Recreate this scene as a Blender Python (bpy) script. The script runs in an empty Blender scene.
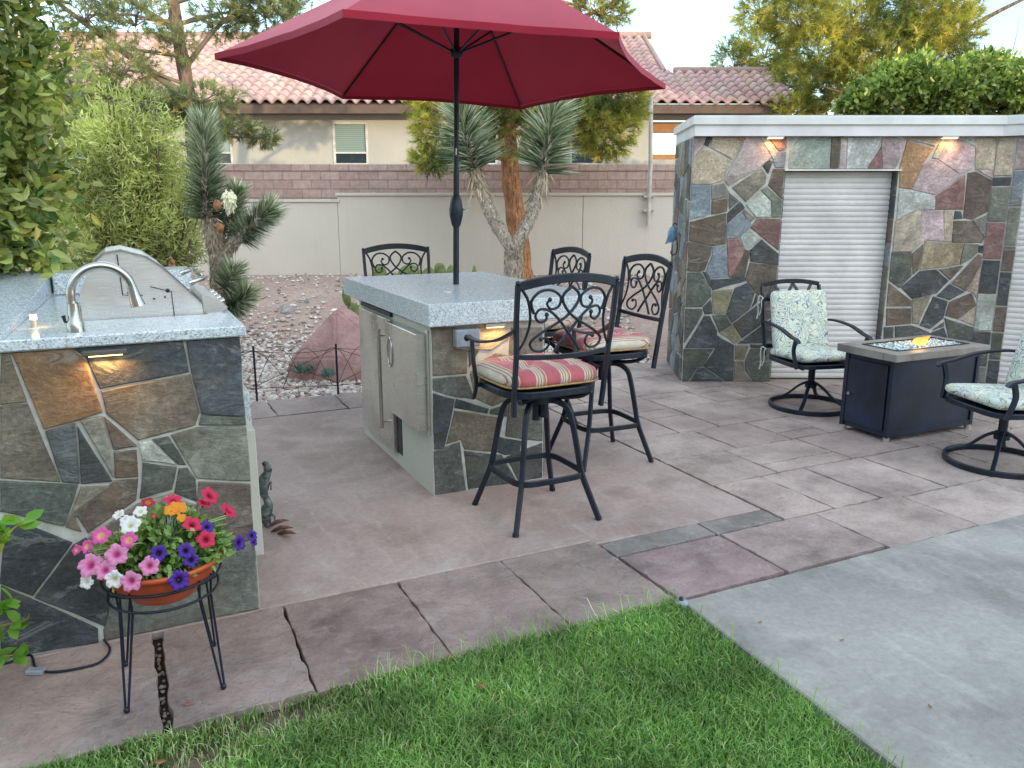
import bpy, math, random
import numpy as np
from mathutils import Vector, Matrix, noise as mnoise
R = math.radians
C = bpy.context.scene.collection
A0 = 25.95                                   # heading of the patio grid
_a = R(90 - A0)
U = Vector((math.sin(_a), math.cos(_a), 0)); V = Vector((-math.cos(_a), math.sin(_a), 0))
def uvp(u, v, z=0): return U * u + V * v + Vector((0, 0, z))
rng = random.Random(7)

# ------------------------------------------------------------------ camera
H = 1.58; TH = R(12.75); F = 800.
cam = bpy.data.cameras.new('camera'); co = bpy.data.objects.new('camera', cam); C.objects.link(co)
co.location = (0, 0, H); co.rotation_euler = (R(90) - TH, 0, 0)
cam.sensor_width = 36; cam.lens = 36 * F / 1024; cam.clip_end = 1000; cam.clip_start = .05
bpy.context.scene.camera = co
def ray(x, y):
    cx = (x - 512) / F; cy = (384 - y) / F
    return Vector((cx, math.cos(TH) + cy * math.sin(TH), -math.sin(TH) + cy * math.cos(TH)))
def at_z(x, y, z=0):
    r = ray(x, y); t = (z - H) / r.z; return Vector((r.x * t, r.y * t, z))
def at_y(x, y, Y):
    r = ray(x, y); t = Y / r.y; return Vector((r.x * t, Y, H + r.z * t))
def at_v(x, y, v):
    r = ray(x, y); t = v / r.dot(V); return (r.dot(U) * t, H + r.z * t)

# ------------------------------------------------------------------ mesh builder
class MB:
    def __init__(s): s.v = []; s.f = []; s.sm = []; s.c = []; s.col = (1, 1, 1); s.mi = []; s.m = 0
    def add(s, vs, fs, smooth=False, col=None):
        b = len(s.v); s.v += [tuple(p) for p in vs]
        s.c += [col or s.col] * len(vs)
        for f in fs: s.f.append([b + i for i in f]); s.sm.append(smooth); s.mi.append(s.m)
        return b
    def box(s, x0, x1, y0, y1, z0, z1, b=0.0, col=None):
        if b <= 0:
            vs = [(x, y, z) for z in (z0, z1) for y in (y0, y1) for x in (x0, x1)]
            s.add(vs, [(0, 2, 3, 1), (4, 5, 7, 6), (0, 1, 5, 4), (2, 6, 7, 3), (0, 4, 6, 2), (1, 3, 7, 5)], col=col); return
        # chamfered box: 24 vertices
        vs = []; idx = {}
        X = (x0, x1); Y = (y0, y1); Z = (z0, z1)
        for i in (0, 1):
            for j in (0, 1):
                for k in (0, 1):
                    dx = b if i == 0 else -b; dy = b if j == 0 else -b; dz = b if k == 0 else -b
                    for a, p in (('x', (X[i], Y[j] + dy, Z[k] + dz)), ('y', (X[i] + dx, Y[j], Z[k] + dz)), ('z', (X[i] + dx, Y[j] + dy, Z[k]))):
                        idx[(i, j, k, a)] = len(vs); vs.append(p)
        fs = []
        for i in (0, 1):
            q = [idx[(i, 0, 0, 'x')], idx[(i, 0, 1, 'x')], idx[(i, 1, 1, 'x')], idx[(i, 1, 0, 'x')]]; fs.append(q if i == 0 else q[::-1])
            q = [idx[(0, i, 0, 'y')], idx[(1, i, 0, 'y')], idx[(1, i, 1, 'y')], idx[(0, i, 1, 'y')]]; fs.append(q if i == 0 else q[::-1])
            q = [idx[(0, 0, i, 'z')], idx[(0, 1, i, 'z')], idx[(1, 1, i, 'z')], idx[(1, 0, i, 'z')]]; fs.append(q if i == 0 else q[::-1])
        for i in (0, 1):
            for j in (0, 1):
                q = [idx[(i, j, 0, 'x')], idx[(i, j, 1, 'x')], idx[(i, j, 1, 'y')], idx[(i, j, 0, 'y')]]; fs.append(q if i != j else q[::-1])
                q = [idx[(i, 0, j, 'x')], idx[(i, 1, j, 'x')], idx[(i, 1, j, 'z')], idx[(i, 0, j, 'z')]]; fs.append(q if i == j else q[::-1])
                q = [idx[(0, i, j, 'y')], idx[(1, i, j, 'y')], idx[(1, i, j, 'z')], idx[(0, i, j, 'z')]]; fs.append(q if i != j else q[::-1])
                for k in (0, 1):
                    q = [idx[(i, j, k, 'x')], idx[(i, j, k, 'y')], idx[(i, j, k, 'z')]]; fs.append(q if (i + j + k) % 2 == 1 else q[::-1])
        s.add(vs, fs, col=col)
    def tube(s, pts, r, n=8, caps=True, col=None, flat=1.0, up=None, closed=False):
        pts = [Vector(p) for p in pts]; N = len(pts)
        rs = r if isinstance(r, (list, tuple)) else [r] * N
        up0 = Vector(up) if up else None
        prev = None; vs = []
        for i, p in enumerate(pts):
            if closed: t = pts[(i + 1) % N] - pts[i - 1]
            else: t = pts[min(i + 1, N - 1)] - pts[max(i - 1, 0)]
            if t.length < 1e-9: t = Vector((0, 0, 1))
            t.normalize()
            if up0 is not None:
                a = up0 - t * up0.dot(t)
                if a.length < 1e-4: a = t.orthogonal()
            elif prev is None: a = t.orthogonal()
            else:
                a = prev - t * prev.dot(t)
                if a.length < 1e-6: a = t.orthogonal()
            a.normalize(); prev = a; b = t.cross(a)
            for k in range(n):
                th = 2 * math.pi * k / n
                vs.append(p + a * (math.cos(th) * rs[i] * flat) + b * (math.sin(th) * rs[i]))
        fs = []
        M = N if closed else N - 1
        for i in range(M):
            for k in range(n):
                k2 = (k + 1) % n; j = (i + 1) % N
                fs.append((i * n + k, i * n + k2, j * n + k2, j * n + k))
        s.add(vs, fs, True, col)
        if caps and not closed:
            s.add(vs[:n], [tuple(range(n))[::-1]], False, col); s.add(vs[-n:], [tuple(range(n))], False, col)
    def bar(s, p0, p1, w, h, col=None, up=(0, 0, 1)):
        p0 = Vector(p0); p1 = Vector(p1); t = (p1 - p0).normalized(); u = Vector(up); u = (u - t * u.dot(t)).normalized(); b = t.cross(u)
        vs = [p + b * sx * w / 2 + u * sz * h / 2 for p in (p0, p1) for sz in (-1, 1) for sx in (-1, 1)]
        s.add(vs, [(0, 1, 3, 2), (4, 6, 7, 5), (0, 4, 5, 1), (2, 3, 7, 6), (0, 2, 6, 4), (1, 5, 7, 3)], col=col)
    def ribbon(s, pts, w, h, up=(0, 0, 1), col=None, closed=False):
        """swept rectangular bar w across, h along up"""
        pts = [Vector(p) for p in pts]; N = len(pts); vs = []
        for i, p in enumerate(pts):
            t = (pts[(i + 1) % N] - pts[i - 1]) if closed else (pts[min(i + 1, N - 1)] - pts[max(i - 1, 0)])
            t.normalize(); u = Vector(up); u = (u - t * u.dot(t)).normalized(); b = t.cross(u)
            c = .25
            for sx, sz in ((-1, -1 + c), (-1 + c, -1), (1 - c, -1), (1, -1 + c), (1, 1 - c), (1 - c, 1), (-1 + c, 1), (-1, 1 - c)):
                vs.append(p + b * sx * w / 2 + u * sz * h / 2)
        fs = []
        for i in range(N if closed else N - 1):
            for k in range(8):
                j = (i + 1) % N; fs.append((i * 8 + k, i * 8 + (k + 1) % 8, j * 8 + (k + 1) % 8, j * 8 + k))
        if not closed: fs.append(tuple(range(8))[::-1]); fs.append(tuple(range((N - 1) * 8, N * 8)))
        s.add(vs, fs, False, col)
    def lathe(s, prof, c=(0, 0, 0), n=24, col=None, sm=True, flip=False):
        vs = []; fs = []
        for r_, z in prof:
            for k in range(n):
                th = 2 * math.pi * k / n; vs.append((c[0] + r_ * math.cos(th), c[1] + r_ * math.sin(th), c[2] + z))
        for i in range(len(prof) - 1):
            for k in range(n):
                k2 = (k + 1) % n; fs.append((i * n + k, i * n + k2, (i + 1) * n + k2, (i + 1) * n + k))
        s.add(vs, fs, sm, col)
    def ell(s, c, r, n=10, m=7, col=None, jit=0, seed=0):
        vs = []; fs = []
        for i in range(m + 1):
            ph = math.pi * i / m
            for k in range(n):
                th = 2 * math.pi * k / n; d = Vector((math.sin(ph) * math.cos(th), math.sin(ph) * math.sin(th), math.cos(ph)))
                q = 1 + jit * mnoise.noise(d * 1.7 + Vector((seed, 0, seed)))
                vs.append((c[0] + d.x * r[0] * q, c[1] + d.y * r[1] * q, c[2] + d.z * r[2] * q))
        for i in range(m):
            for k in range(n):
                k2 = (k + 1) % n; fs.append((i * n + k, (i + 1) * n + k, (i + 1) * n + k2, i * n + k2))
        s.add(vs, fs, True, col)
    def prism(s, poly, h0, h1, axis='z', col=None, b=0.0):
        """poly in 2D extruded h0..h1; axis z:(x,y)->xy ; y:(x,y)->(x,h,y) front is h0 ; x:(y,z)"""
        n = len(poly)
        def mk(p, h):
            return (p[0], p[1], h) if axis == 'z' else ((p[0], h, p[1]) if axis == 'y' else (h, p[0], p[1]))
        vs = [mk(p, h0) for p in poly] + [mk(p, h1) for p in poly]
        fs = [tuple(range(n)), tuple(range(n, 2 * n))[::-1]] + [(i, n + i, n + (i + 1) % n, (i + 1) % n) for i in range(n)]
        s.add(vs, fs, False, col)
    def build(s, name, mat, parent=None, fix=True, bevel=0, subsurf=0):
        me = bpy.data.meshes.new(name); me.from_pydata(s.v, [], s.f)
        me.polygons.foreach_set('use_smooth', s.sm)
        ca = me.color_attributes.new('Col', 'FLOAT_COLOR', 'POINT')
        arr = np.ones((len(s.v), 4), np.float32); arr[:, :3] = np.array(s.c, np.float32).reshape(-1, 3); ca.data.foreach_set('color', arr.ravel())
        mats = mat if isinstance(mat, (list, tuple)) else [mat]
        for m in mats: me.materials.append(m)
        if len(mats) > 1: me.polygons.foreach_set('material_index', s.mi)
        me.update()
        if fix:
            import bmesh
            bm = bmesh.new(); bm.from_mesh(me); bmesh.ops.remove_doubles(bm, verts=bm.verts, dist=1e-5) if subsurf or bevel else None
            bmesh.ops.recalc_face_normals(bm, faces=bm.faces); bm.to_mesh(me); bm.free()
        o = bpy.data.objects.new(name, me); C.objects.link(o)
        if parent: o.parent = parent
        if bevel:
            m = o.modifiers.new('bevel', 'BEVEL'); m.width = bevel; m.segments = 2; m.limit_method = 'ANGLE'; m.angle_limit = R(35)
        if subsurf:
            m = o.modifiers.new('sub', 'SUBSURF'); m.levels = subsurf; m.render_levels = subsurf
        return o

def npmesh(name, verts, faces, mat, parent=None, cols=None, smooth=False):
    """verts (N,3), faces (M,k) numpy, fast"""
    me = bpy.data.meshes.new(name); k = faces.shape[1]
    me.vertices.add(len(verts)); me.vertices.foreach_set('co', verts.astype(np.float32).ravel())
    me.loops.add(faces.size); me.loops.foreach_set('vertex_index', faces.astype(np.int32).ravel())
    me.polygons.add(len(faces)); me.polygons.foreach_set('loop_start', np.arange(0, faces.size, k, dtype=np.int32))
    me.update(calc_edges=True); me.validate()
    if smooth: me.polygons.foreach_set('use_smooth', np.ones(len(me.polygons), bool))
    if cols is not None:
        ca = me.color_attributes.new('Col', 'FLOAT_COLOR', 'POINT')
        a = np.ones((len(verts), 4), np.float32); a[:, :3] = cols; ca.data.foreach_set('color', a.ravel())
    me.materials.append(mat)
    o = bpy.data.objects.new(name, me); C.objects.link(o)
    if parent: o.parent = parent
    return o

def tag(o, label=None, cat=None, group=None, kind=None):
    if label: o['label'] = label
    if cat: o['category'] = cat
    if group: o['group'] = group
    if kind: o['kind'] = kind
    return o
def empty(name, loc, rz, label, cat, group=None):
    o = bpy.data.objects.new(name, None); C.objects.link(o); o.location = loc; o.rotation_euler = (0, 0, rz); o.empty_display_size = .1
    return tag(o, label, cat, group)
def kids(o): return [c for c in bpy.data.objects if c.parent == o]
def copy_tree(o, parent=None):
    c = o.copy(); C.objects.link(c); c.parent = parent
    for ch in kids(o): copy_tree(ch, c)
    return c
def catmull(P, n=6, closed=False):
    P = [Vector(p) for p in P]; out = []; N = len(P)
    for i in range(N if closed else N - 1):
        if closed: p0, p1, p2, p3 = P[i - 1], P[i], P[(i + 1) % N], P[(i + 2) % N]
        else: p0, p1, p2, p3 = P[max(i - 1, 0)], P[i], P[i + 1], P[min(i + 2, N - 1)]
        for k in range(n):
            t = k / n
            out.append(.5 * ((2 * p1) + (p2 - p0) * t + (2 * p0 - 5 * p1 + 4 * p2 - p3) * t * t + (3 * p1 - p0 - 3 * p2 + p3) * t ** 3))
    if not closed: out.append(P[-1])
    return out

# ------------------------------------------------------------------ materials
def mat(name):
    m = bpy.data.materials.new(name); m.use_nodes = True; nt = m.node_tree
    for n in list(nt.nodes): nt.nodes.remove(n)
    out = nt.nodes.new('ShaderNodeOutputMaterial'); b = nt.nodes.new('ShaderNodeBsdfPrincipled'); nt.links.new(b.outputs[0], out.inputs[0])
    return m, nt, b, out
class N:
    """tiny node helper"""
    def __init__(s, nt): s.nt = nt; s.tc = None
    def n(s, t, **kw):
        x = s.nt.nodes.new(t)
        for k, v in kw.items(): setattr(x, k, v)
        return x
    def L(s, a, b): s.nt.links.new(a, b)
    def co(s, kind='Object', scale=(1, 1, 1), rot=(0, 0, 0)):
        tc = s.n('ShaderNodeTexCoord'); mp = s.n('ShaderNodeMapping'); mp.inputs['Scale'].default_value = scale; mp.inputs['Rotation'].default_value = rot
        s.L(tc.outputs[kind], mp.inputs[0]); return mp.outputs[0]
    def noise(s, co, sc, det=4, rough=.55, dist=0):
        x = s.n('ShaderNodeTexNoise'); x.inputs['Scale'].default_value = sc; x.inputs['Detail'].default_value = det; x.inputs['Roughness'].default_value = rough; x.inputs['Distortion'].default_value = dist
        s.L(co, x.inputs['Vector']); return x.outputs['Fac']
    def vor(s, co, sc, feat='F1', out='Distance'):
        x = s.n('ShaderNodeTexVoronoi', feature=feat); x.inputs['Scale'].default_value = sc; s.L(co, x.inputs['Vector']); return x.outputs[out]
    def ramp(s, fac, stops, interp='LINEAR'):
        x = s.n('ShaderNodeValToRGB'); x.color_ramp.interpolation = interp; e = x.color_ramp.elements
        while len(e) > 1: e.remove(e[-1])
        for i, (p, c) in enumerate(stops):
            if i == 0: el = e[0]; el.position = p
            else: el = e.new(p)
            if not isinstance(c, (tuple, list)): c = (c, c, c)
            el.color = (*c, 1)
        s.L(fac, x.inputs[0]); return x.outputs[0]
    def mix(s, fac, a, b, mode='MIX'):
        x = s.n('ShaderNodeMix', data_type='RGBA', blend_type=mode)
        for i, v in ((0, fac), (6, a), (7, b)):
            if isinstance(v, (int, float)): x.inputs[i].default_value = v
            elif isinstance(v, (tuple, list)): x.inputs[i].default_value = (*v, 1)
            else: s.L(v, x.inputs[i])
        return x.outputs[2]
    def math(s, op, a, b=0, c=None):
        x = s.n('ShaderNodeMath', operation=op)
        for i, v in enumerate((a, b) if c is None else (a, b, c)):
            if isinstance(v, (int, float)): x.inputs[i].default_value = v
            else: s.L(v, x.inputs[i])
        return x.outputs[0]
    def attr(s, name='Col'):
        x = s.n('ShaderNodeAttribute', attribute_name=name); return x.outputs['Color']
    def bump(s, h, st=.3, d=.01, prev=None):
        x = s.n('ShaderNodeBump'); x.inputs['Strength'].default_value = st; x.inputs['Distance'].default_value = d; s.L(h, x.inputs['Height'])
        if prev: s.L(prev, x.inputs['Normal'])
        return x.outputs[0]
    def rgb2f(s, c):
        x = s.n('ShaderNodeSeparateColor'); s.L(c, x.inputs[0]); return x.outputs

def m_simple(name, col, rough=.5, metal=0, nscale=8, var=.15, bump=.1, bscale=60, bd=.003, col2=None, spec=.5):
    m, nt, b, o = mat(name); h = N(nt); c = h.co()
    f = h.noise(c, nscale, 5)
    c2 = col2 or tuple(x * (1 - var * 1.6) for x in col); c1 = tuple(min(1, x * (1 + var)) for x in col)
    h.L(h.ramp(f, [(.3, c2), (.7, c1)]), b.inputs['Base Color'])
    b.inputs['Roughness'].default_value = rough; b.inputs['Metallic'].default_value = metal; b.inputs['Specular IOR Level'].default_value = spec
    if bump: h.L(h.bump(h.noise(c, bscale, 4), bump, bd), b.inputs['Normal'])
    return m
def m_leaf(name, c1, c2, c3=None, rough=.5, trans=.35, scale=1.5, spec=.3, alt=None):
    """leaf colour by per-leaf attribute (R = random, G = depth shade)"""
    m, nt, b, o = mat(name); h = N(nt); a = h.rgb2f(h.attr())
    st = [(0, c1), (1, c2)] if not c3 else [(0, c1), (.62, c2), (.9, c2), (1, c3)]
    col = h.ramp(a[0], st)
    if alt: col = h.mix(h.ramp(h.noise(h.co(), .9, 2), [(.49, 0.), (.60, 1.)]), col, h.ramp(a[0], [(0, alt[0]), (1, alt[1])]))
    big = h.noise(h.co(), scale, 2)
    col = h.mix(.55, col, h.ramp(big, [(.35, .35), (.65, 1.5)]), 'MULTIPLY')
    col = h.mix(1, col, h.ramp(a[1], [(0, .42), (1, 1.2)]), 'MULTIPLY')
    h.L(col, b.inputs['Base Color']); b.inputs['Roughness'].default_value = rough; b.inputs['Specular IOR Level'].default_value = spec
    t = h.n('ShaderNodeBsdfTranslucent'); h.L(h.mix(1, col, (1.1, 1.25, .5), 'MULTIPLY'), t.inputs[0])
    mx = h.n('ShaderNodeMixShader'); mx.inputs[0].default_value = trans; h.L(b.outputs[0], mx.inputs[1]); h.L(t.outputs[0], mx.inputs[2]); h.L(mx.outputs[0], o.inputs[0])
    return m

def make_slate():
    m, nt, b, o = mat('slate'); h = N(nt); c = h.co(); base = h.attr()
    # shift the pattern per stone
    add = h.n('ShaderNodeVectorMath', operation='MULTIPLY_ADD'); h.L(base, add.inputs[0]); add.inputs[1].default_value = (37, 53, 71); h.L(c, add.inputs[2]); cs = add.outputs[0]
    n1 = h.noise(cs, 5, 8, .62, .8); n2 = h.noise(cs, 2.6, 3, .5, 1.2)
    mp = h.n('ShaderNodeMapping'); mp.inputs['Scale'].default_value = (1.0, 1.0, 2.4); mp.inputs['Rotation'].default_value = (.5, .7, .3); h.L(cs, mp.inputs[0])
    n3 = h.noise(mp.outputs[0], 6, 9, .72, 1.1); n4 = h.noise(cs, 42, 8, .82)
    col = h.mix(1, base, h.ramp(n1, [(.25, .55), (.5, .95), (.75, 1.6)]), 'MULTIPLY'); col = h.mix(.6, col, h.ramp(n4, [(.35, .35), (.52, 1.0), (.68, 2.0)]), 'MULTIPLY')
    col = h.mix(h.ramp(n2, [(.52, 0.), (.72, .45)]), col, (.17, .11, .06))
    col = h.mix(h.ramp(n3, [(.57, 0.), (.64, .4), (.70, .1)]), col, (.36, .38, .35))
    col = h.mix(h.ramp(h.noise(cs, 9, 7, .7, 1), [(.6, 0.), (.8, .4)]), col, (.035, .045, .05))
    h.L(col, b.inputs['Base Color']); b.inputs['Specular IOR Level'].default_value = .35; h.L(h.ramp(n1, [(.3, .7), (.7, .45)]), b.inputs['Roughness'])
    bp = h.bump(n3, .85, .02); bp = h.bump(n4, .6, .006, bp); h.L(bp, b.inputs['Normal'])
    return m
def make_paver():
    m, nt, b, o = mat('stamped_paver'); h = N(nt); c = h.co(); base = h.attr()
    n1 = h.noise(c, 2.3, 8, .7, .1); n2 = h.noise(c, 8, 9, .78, .1); n3 = h.noise(c, .9, 3, .5)
    col = h.mix(1, base, h.ramp(n1, [(.32, .55), (.5, 1.), (.68, 1.4)]), 'MULTIPLY')
    col = h.mix(h.ramp(n2, [(.50, 0.), (.70, .6)]), col, (.42, .37, .355))
    col = h.mix(h.ramp(n3, [(.45, 0.), (.7, .4)]), col, (.22, .165, .15))
    col = h.mix(h.ramp(h.noise(c, 55, 5, .7), [(.3, .55), (.45, 0.)]), col, (.09, .07, .065))
    h.L(col, b.inputs['Base Color']); b.inputs['Specular IOR Level'].default_value = .25; h.L(h.ramp(n2, [(.3, .6), (.7, .85)]), b.inputs['Roughness'])
    bp = h.bump(h.noise(c, 5, 8, .68, .8), .9, .03); bp = h.bump(h.noise(c, 45, 6, .75), .5, .005, bp); h.L(bp, b.inputs['Normal'])
    return m
def make_concrete(name, c1, c2, c3, stain, cool=None):
    m, nt, b, o = mat(name); h = N(nt); c = h.co()
    n1 = h.noise(c, 1.3, 7, .62, .7); n2 = h.noise(c, 7, 8, .72, .4); n3 = h.noise(c, 38, 6, .7)
    col = h.ramp(n1, [(.3, c1), (.5, c2), (.72, c3)])
    col = h.mix(h.ramp(n2, [(.48, 0.), (.75, .5)]), col, stain)
    st = h.co(scale=(3.5, .9, 1), rot=(0, 0, R(A0)))
    col = h.mix(h.ramp(h.noise(st, 3, 6, .6, 1.2), [(.55, 0.), (.75, .35)]), col, tuple(x * 1.35 for x in c3))
    col = h.mix(h.ramp(h.noise(c, 2.7, 4, .5), [(.58, 0.), (.7, .4)]), col, tuple(x * .62 for x in c1))
    col = h.mix(.35, col, h.ramp(n3, [(.3, .55), (.7, 1.3)]), 'MULTIPLY')
    pore = h.vor(c, 55); pm = h.ramp(pore, [(0, .8), (.10, .55), (.16, 0.)]); col = h.mix(h.math('MULTIPLY', pm, h.ramp(h.noise(c, 5, 3), [(.5, 0.), (.6, 1.)])), col, tuple(x * .35 for x in c1))
    h.L(col, b.inputs['Base Color']); b.inputs['Specular IOR Level'].default_value = .3; h.L(h.ramp(n2, [(.3, .55), (.7, .85)]), b.inputs['Roughness'])
    bp = h.bump(h.noise(c, 4, 6, .6), .25, .012); bp = h.bump(n3, .3, .003, bp); h.L(bp, b.inputs['Normal'])
    return m
def make_granite(name='granite', base=(.50, .56, .60)):
    m, nt, b, o = mat(name); h = N(nt); c = h.co()
    v = h.vor(c, 210, out='Color'); f = h.rgb2f(v)[0]
    col = h.ramp(f, [(0, (.16, .19, .22)), (.12, (.32, .38, .42)), (.35, base), (.75, tuple(x * 1.25 for x in base)), (1, (.7, .74, .76))])
    v2 = h.rgb2f(h.vor(c, 90, out='Color'))[1]
    col = h.mix(.3, col, h.ramp(v2, [(0, .55), (1, 1.3)]), 'MULTIPLY')
    # 30 cm tile joints
    br = h.n('ShaderNodeTexBrick'); br.offset = 0; br.inputs['Scale'].default_value = 1; br.inputs['Mortar Size'].default_value = .0025; br.inputs['Brick Width'].default_value = .305; br.inputs['Row Height'].default_value = .305
    h.L(c, br.inputs['Vector']); col = h.mix(h.math('MULTIPLY', br.outputs['Fac'], .35), col, (.5, .52, .52))
    col = h.mix(h.ramp(h.noise(c, 3, 4), [(.4, 0.), (.7, .25)]), col, (.5, .52, .52))
    h.L(col, b.inputs['Base Color']); b.inputs['Roughness'].default_value = .22
    h.L(h.bump(h.noise(c, 25, 3), .06, .003), b.inputs['Normal'])
    return m
def make_steel(name='brushed_steel', col=(.66, .63, .59), rough=.34, metal=.85):
    m, nt, b, o = mat(name); h = N(nt); c = h.co(scale=(2, 2, 120)); n = h.noise(c, 6, 3)
    h.L(h.mix(.5, h.ramp(n, [(.3, tuple(x * .75 for x in col)), (.7, tuple(min(1, x * 1.08) for x in col))]), h.ramp(h.noise(h.co(), 3, 6, .7, 1), [(.3, .82), (.6, 1.05)]), 'MULTIPLY'), b.inputs['Base Color']); b.inputs['Metallic'].default_value = metal
    s2 = h.noise(h.co(), 4, 5); h.L(h.ramp(s2, [(.3, rough * .6), (.7, rough * 1.35)]), b.inputs['Roughness'])
    return m
def make_stucco(name, col, vein=.12):
    m, nt, b, o = mat(name); h = N(nt); c = h.co()
    n1 = h.noise(c, .7, 5, .6); n2 = h.noise(c, 28, 5, .7)
    k = h.ramp(n1, [(.3, tuple(x * (1 - vein) for x in col)), (.7, tuple(min(1, x * (1 + vein * .6)) for x in col))])
    streak = h.noise(h.co(scale=(3, 3, .35)), 3, 5); k = h.mix(h.ramp(streak, [(.55, 0.), (.8, .3)]), k, tuple(x * .75 for x in col))
    h.L(k, b.inputs['Base Color']); b.inputs['Roughness'].default_value = .92; b.inputs['Specular IOR Level'].default_value = .2
    h.L(h.bump(n2, .5, .01), b.inputs['Normal']); return m

M = {}
M['slate'] = make_slate(); M['paver'] = make_paver()
M['grout'] = m_simple('grout', (.50, .50, .455), .9, nscale=14, var=.2, bump=.4, bscale=120)
M['slab'] = make_concrete('rose_concrete', (.25, .185, .16), (.35, .27, .245), (.44, .36, .335), (.50, .45, .425))
M['conc'] = make_concrete('grey_concrete', (.20, .198, .18), (.285, .28, .258), (.37, .362, .335), (.42, .41, .385))
M['granite'] = make_granite(); M['steel'] = make_steel(); M['chrome'] = make_steel('dull_chrome', (.55, .53, .5), .2, 1)
M['stucco'] = make_stucco('stucco', (.60, .54, .47), .07); M['cream'] = make_stucco('cream_stucco', (.52, .52, .46))
M['house'] = make_stucco('house_stucco', (.46, .44, .39))
def make_black():
    m, nt, b, o = mat('black_powder_coat'); h = N(nt); c = h.co()
    h.L(h.ramp(h.noise(c, 12, 5), [(.35, (.005, .008, .015)), (.7, (.013, .022, .042))]), b.inputs['Base Color']); b.inputs['Roughness'].default_value = .4; b.inputs['Specular IOR Level'].default_value = .4
    h.L(h.bump(h.noise(c, 250, 3), .25, .001), b.inputs['Normal']); return m
M['black'] = make_black()
M['soil'] = m_simple('soil', (.14, .10, .075), .95, nscale=20, var=.4, bump=.8, bscale=60, bd=.01)
M['darkgap'] = m_simple('joint_dirt', (.028, .021, .018), .95, nscale=20, var=.5, bump=.8, bscale=70, bd=.008)

# ------------------------------------------------------------------ sky and sun
SUN_EL = R(7); SUN_AZ = R(40)      # sun low behind the camera, to its right
sd = Vector((math.sin(SUN_AZ) * math.cos(SUN_EL), -math.cos(SUN_AZ) * math.cos(SUN_EL), math.sin(SUN_EL)))
w = bpy.data.worlds.new('World'); bpy.context.scene.world = w; w.use_nodes = True; nt = w.node_tree
bg = nt.nodes['Background']; sky = nt.nodes.new('ShaderNodeTexSky'); sky.sky_type = 'NISHITA'; sky.sun_disc = False
sky.sun_elevation = SUN_EL; sky.sun_rotation = math.atan2(sd.x, sd.y)
sky.air_density = 1.0; sky.dust_density = .6; sky.ozone_density = 1.2; sky.altitude = 600
hs = nt.nodes.new('ShaderNodeHueSaturation'); hs.inputs['Saturation'].default_value = .78; nt.links.new(sky.outputs[0], hs.inputs['Color'])
# sky raised and warmed overhead to light the yard, kept bluer near the horizon
wh = N(nt); tcw = wh.n('ShaderNodeTexCoord'); spw = wh.n('ShaderNodeSeparateXYZ'); wh.L(tcw.outputs['Generated'], spw.inputs[0])
kz = wh.ramp(spw.outputs[2], [(0, .33), (.22, .37), (.5, 1.0), (1, 1.12)]); skc = wh.mix(1, hs.outputs[0], kz, 'MULTIPLY'); skc = wh.mix(1, skc, wh.ramp(spw.outputs[2], [(0, (.90, 1., 1.08)), (.22, (.90, 1., 1.08)), (.5, (1.17, 1.0, .83)), (1, (1.17, 1.0, .83))]), 'MULTIPLY')
nt.links.new(skc, bg.inputs[0]); bg.inputs[1].default_value = 1.45
sl = bpy.data.lights.new('sun', 'SUN'); sl.energy = 3.3; sl.angle = R(.5); sl.color = (1, .80, .52)
so = bpy.data.objects.new('sun', sl); C.objects.link(so); so.location = (10, -20, 20); so.rotation_euler = sd.to_track_quat('Z', 'Y').to_euler()
vs_ = bpy.context.scene.view_settings; vs_.view_transform = 'Standard'; vs_.look = 'None'; vs_.exposure = 0

# ------------------------------------------------------------------ ground
def gh(x, y):
    t = min(1, max(0, (y - 7.6) / 4.4)); t = t * t * (3 - 2 * t); return .56 * t
def sm_(a, b, x):
    t = min(1, max(0, (x - a) / (b - a))); return t * t * (3 - 2 * t)
mb = MB(); xs = [-600, -200, -60, -25] + [(-14 + i * .5) for i in range(57)] + [25, 60, 200, 600]; ys = [-600, -200, -60, -25, -12, -6, 0, 2, 4] + [5 + .25 * i for i in range(42)] + [16, 20, 30, 60, 200, 600]
vs = [];
for y in ys:
    for x in xs:
        z = gh(x, y) - .07
        if 7 < y < 12.4 and abs(x) < 14: z += .05 * mnoise.noise(Vector((x * .9, y * .9, 0))) * sm_(7, 8.5, y)
        vs.append((x, y, z))
nx = len(xs); fs = [(j * nx + i, j * nx + i + 1, (j + 1) * nx + i + 1, (j + 1) * nx + i) for j in range(len(ys) - 1) for i in range(nx - 1)]
mb.add(vs, fs, True)
def make_dirt():
    m, nt, b, o = mat('reddish_dirt'); h = N(nt); c = h.co()
    n1 = h.noise(c, 1.2, 6, .6); n2 = h.noise(c, 18, 7, .75)
    col = h.ramp(n1, [(.3, (.38, .245, .19)), (.6, (.50, .355, .29)), (.8, (.58, .46, .39))])
    v = h.rgb2f(h.vor(c, 26, out='Color')); d = h.vor(c, 26)
    col = h.mix(h.math('MULTIPLY', h.ramp(v[0], [(.55, 0.), (.6, 1.)], 'LINEAR'), h.ramp(d, [(.35, 1.), (.5, 0.)])), col, (.42, .36, .33))
    col = h.mix(.6, col, h.ramp(n2, [(.3, .45), (.7, 1.35)]), 'MULTIPLY')
    h.L(col, b.inputs['Base Color']); b.inputs['Roughness'].default_value = .95
    h.L(h.bump(n2, .8, .03), b.inputs['Normal']); return m
M['dirt'] = make_dirt()
g = mb.build('ground', M['dirt']); tag(g, 'reddish dirt ground rising gently towards the garden wall', kind='structure')

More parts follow.
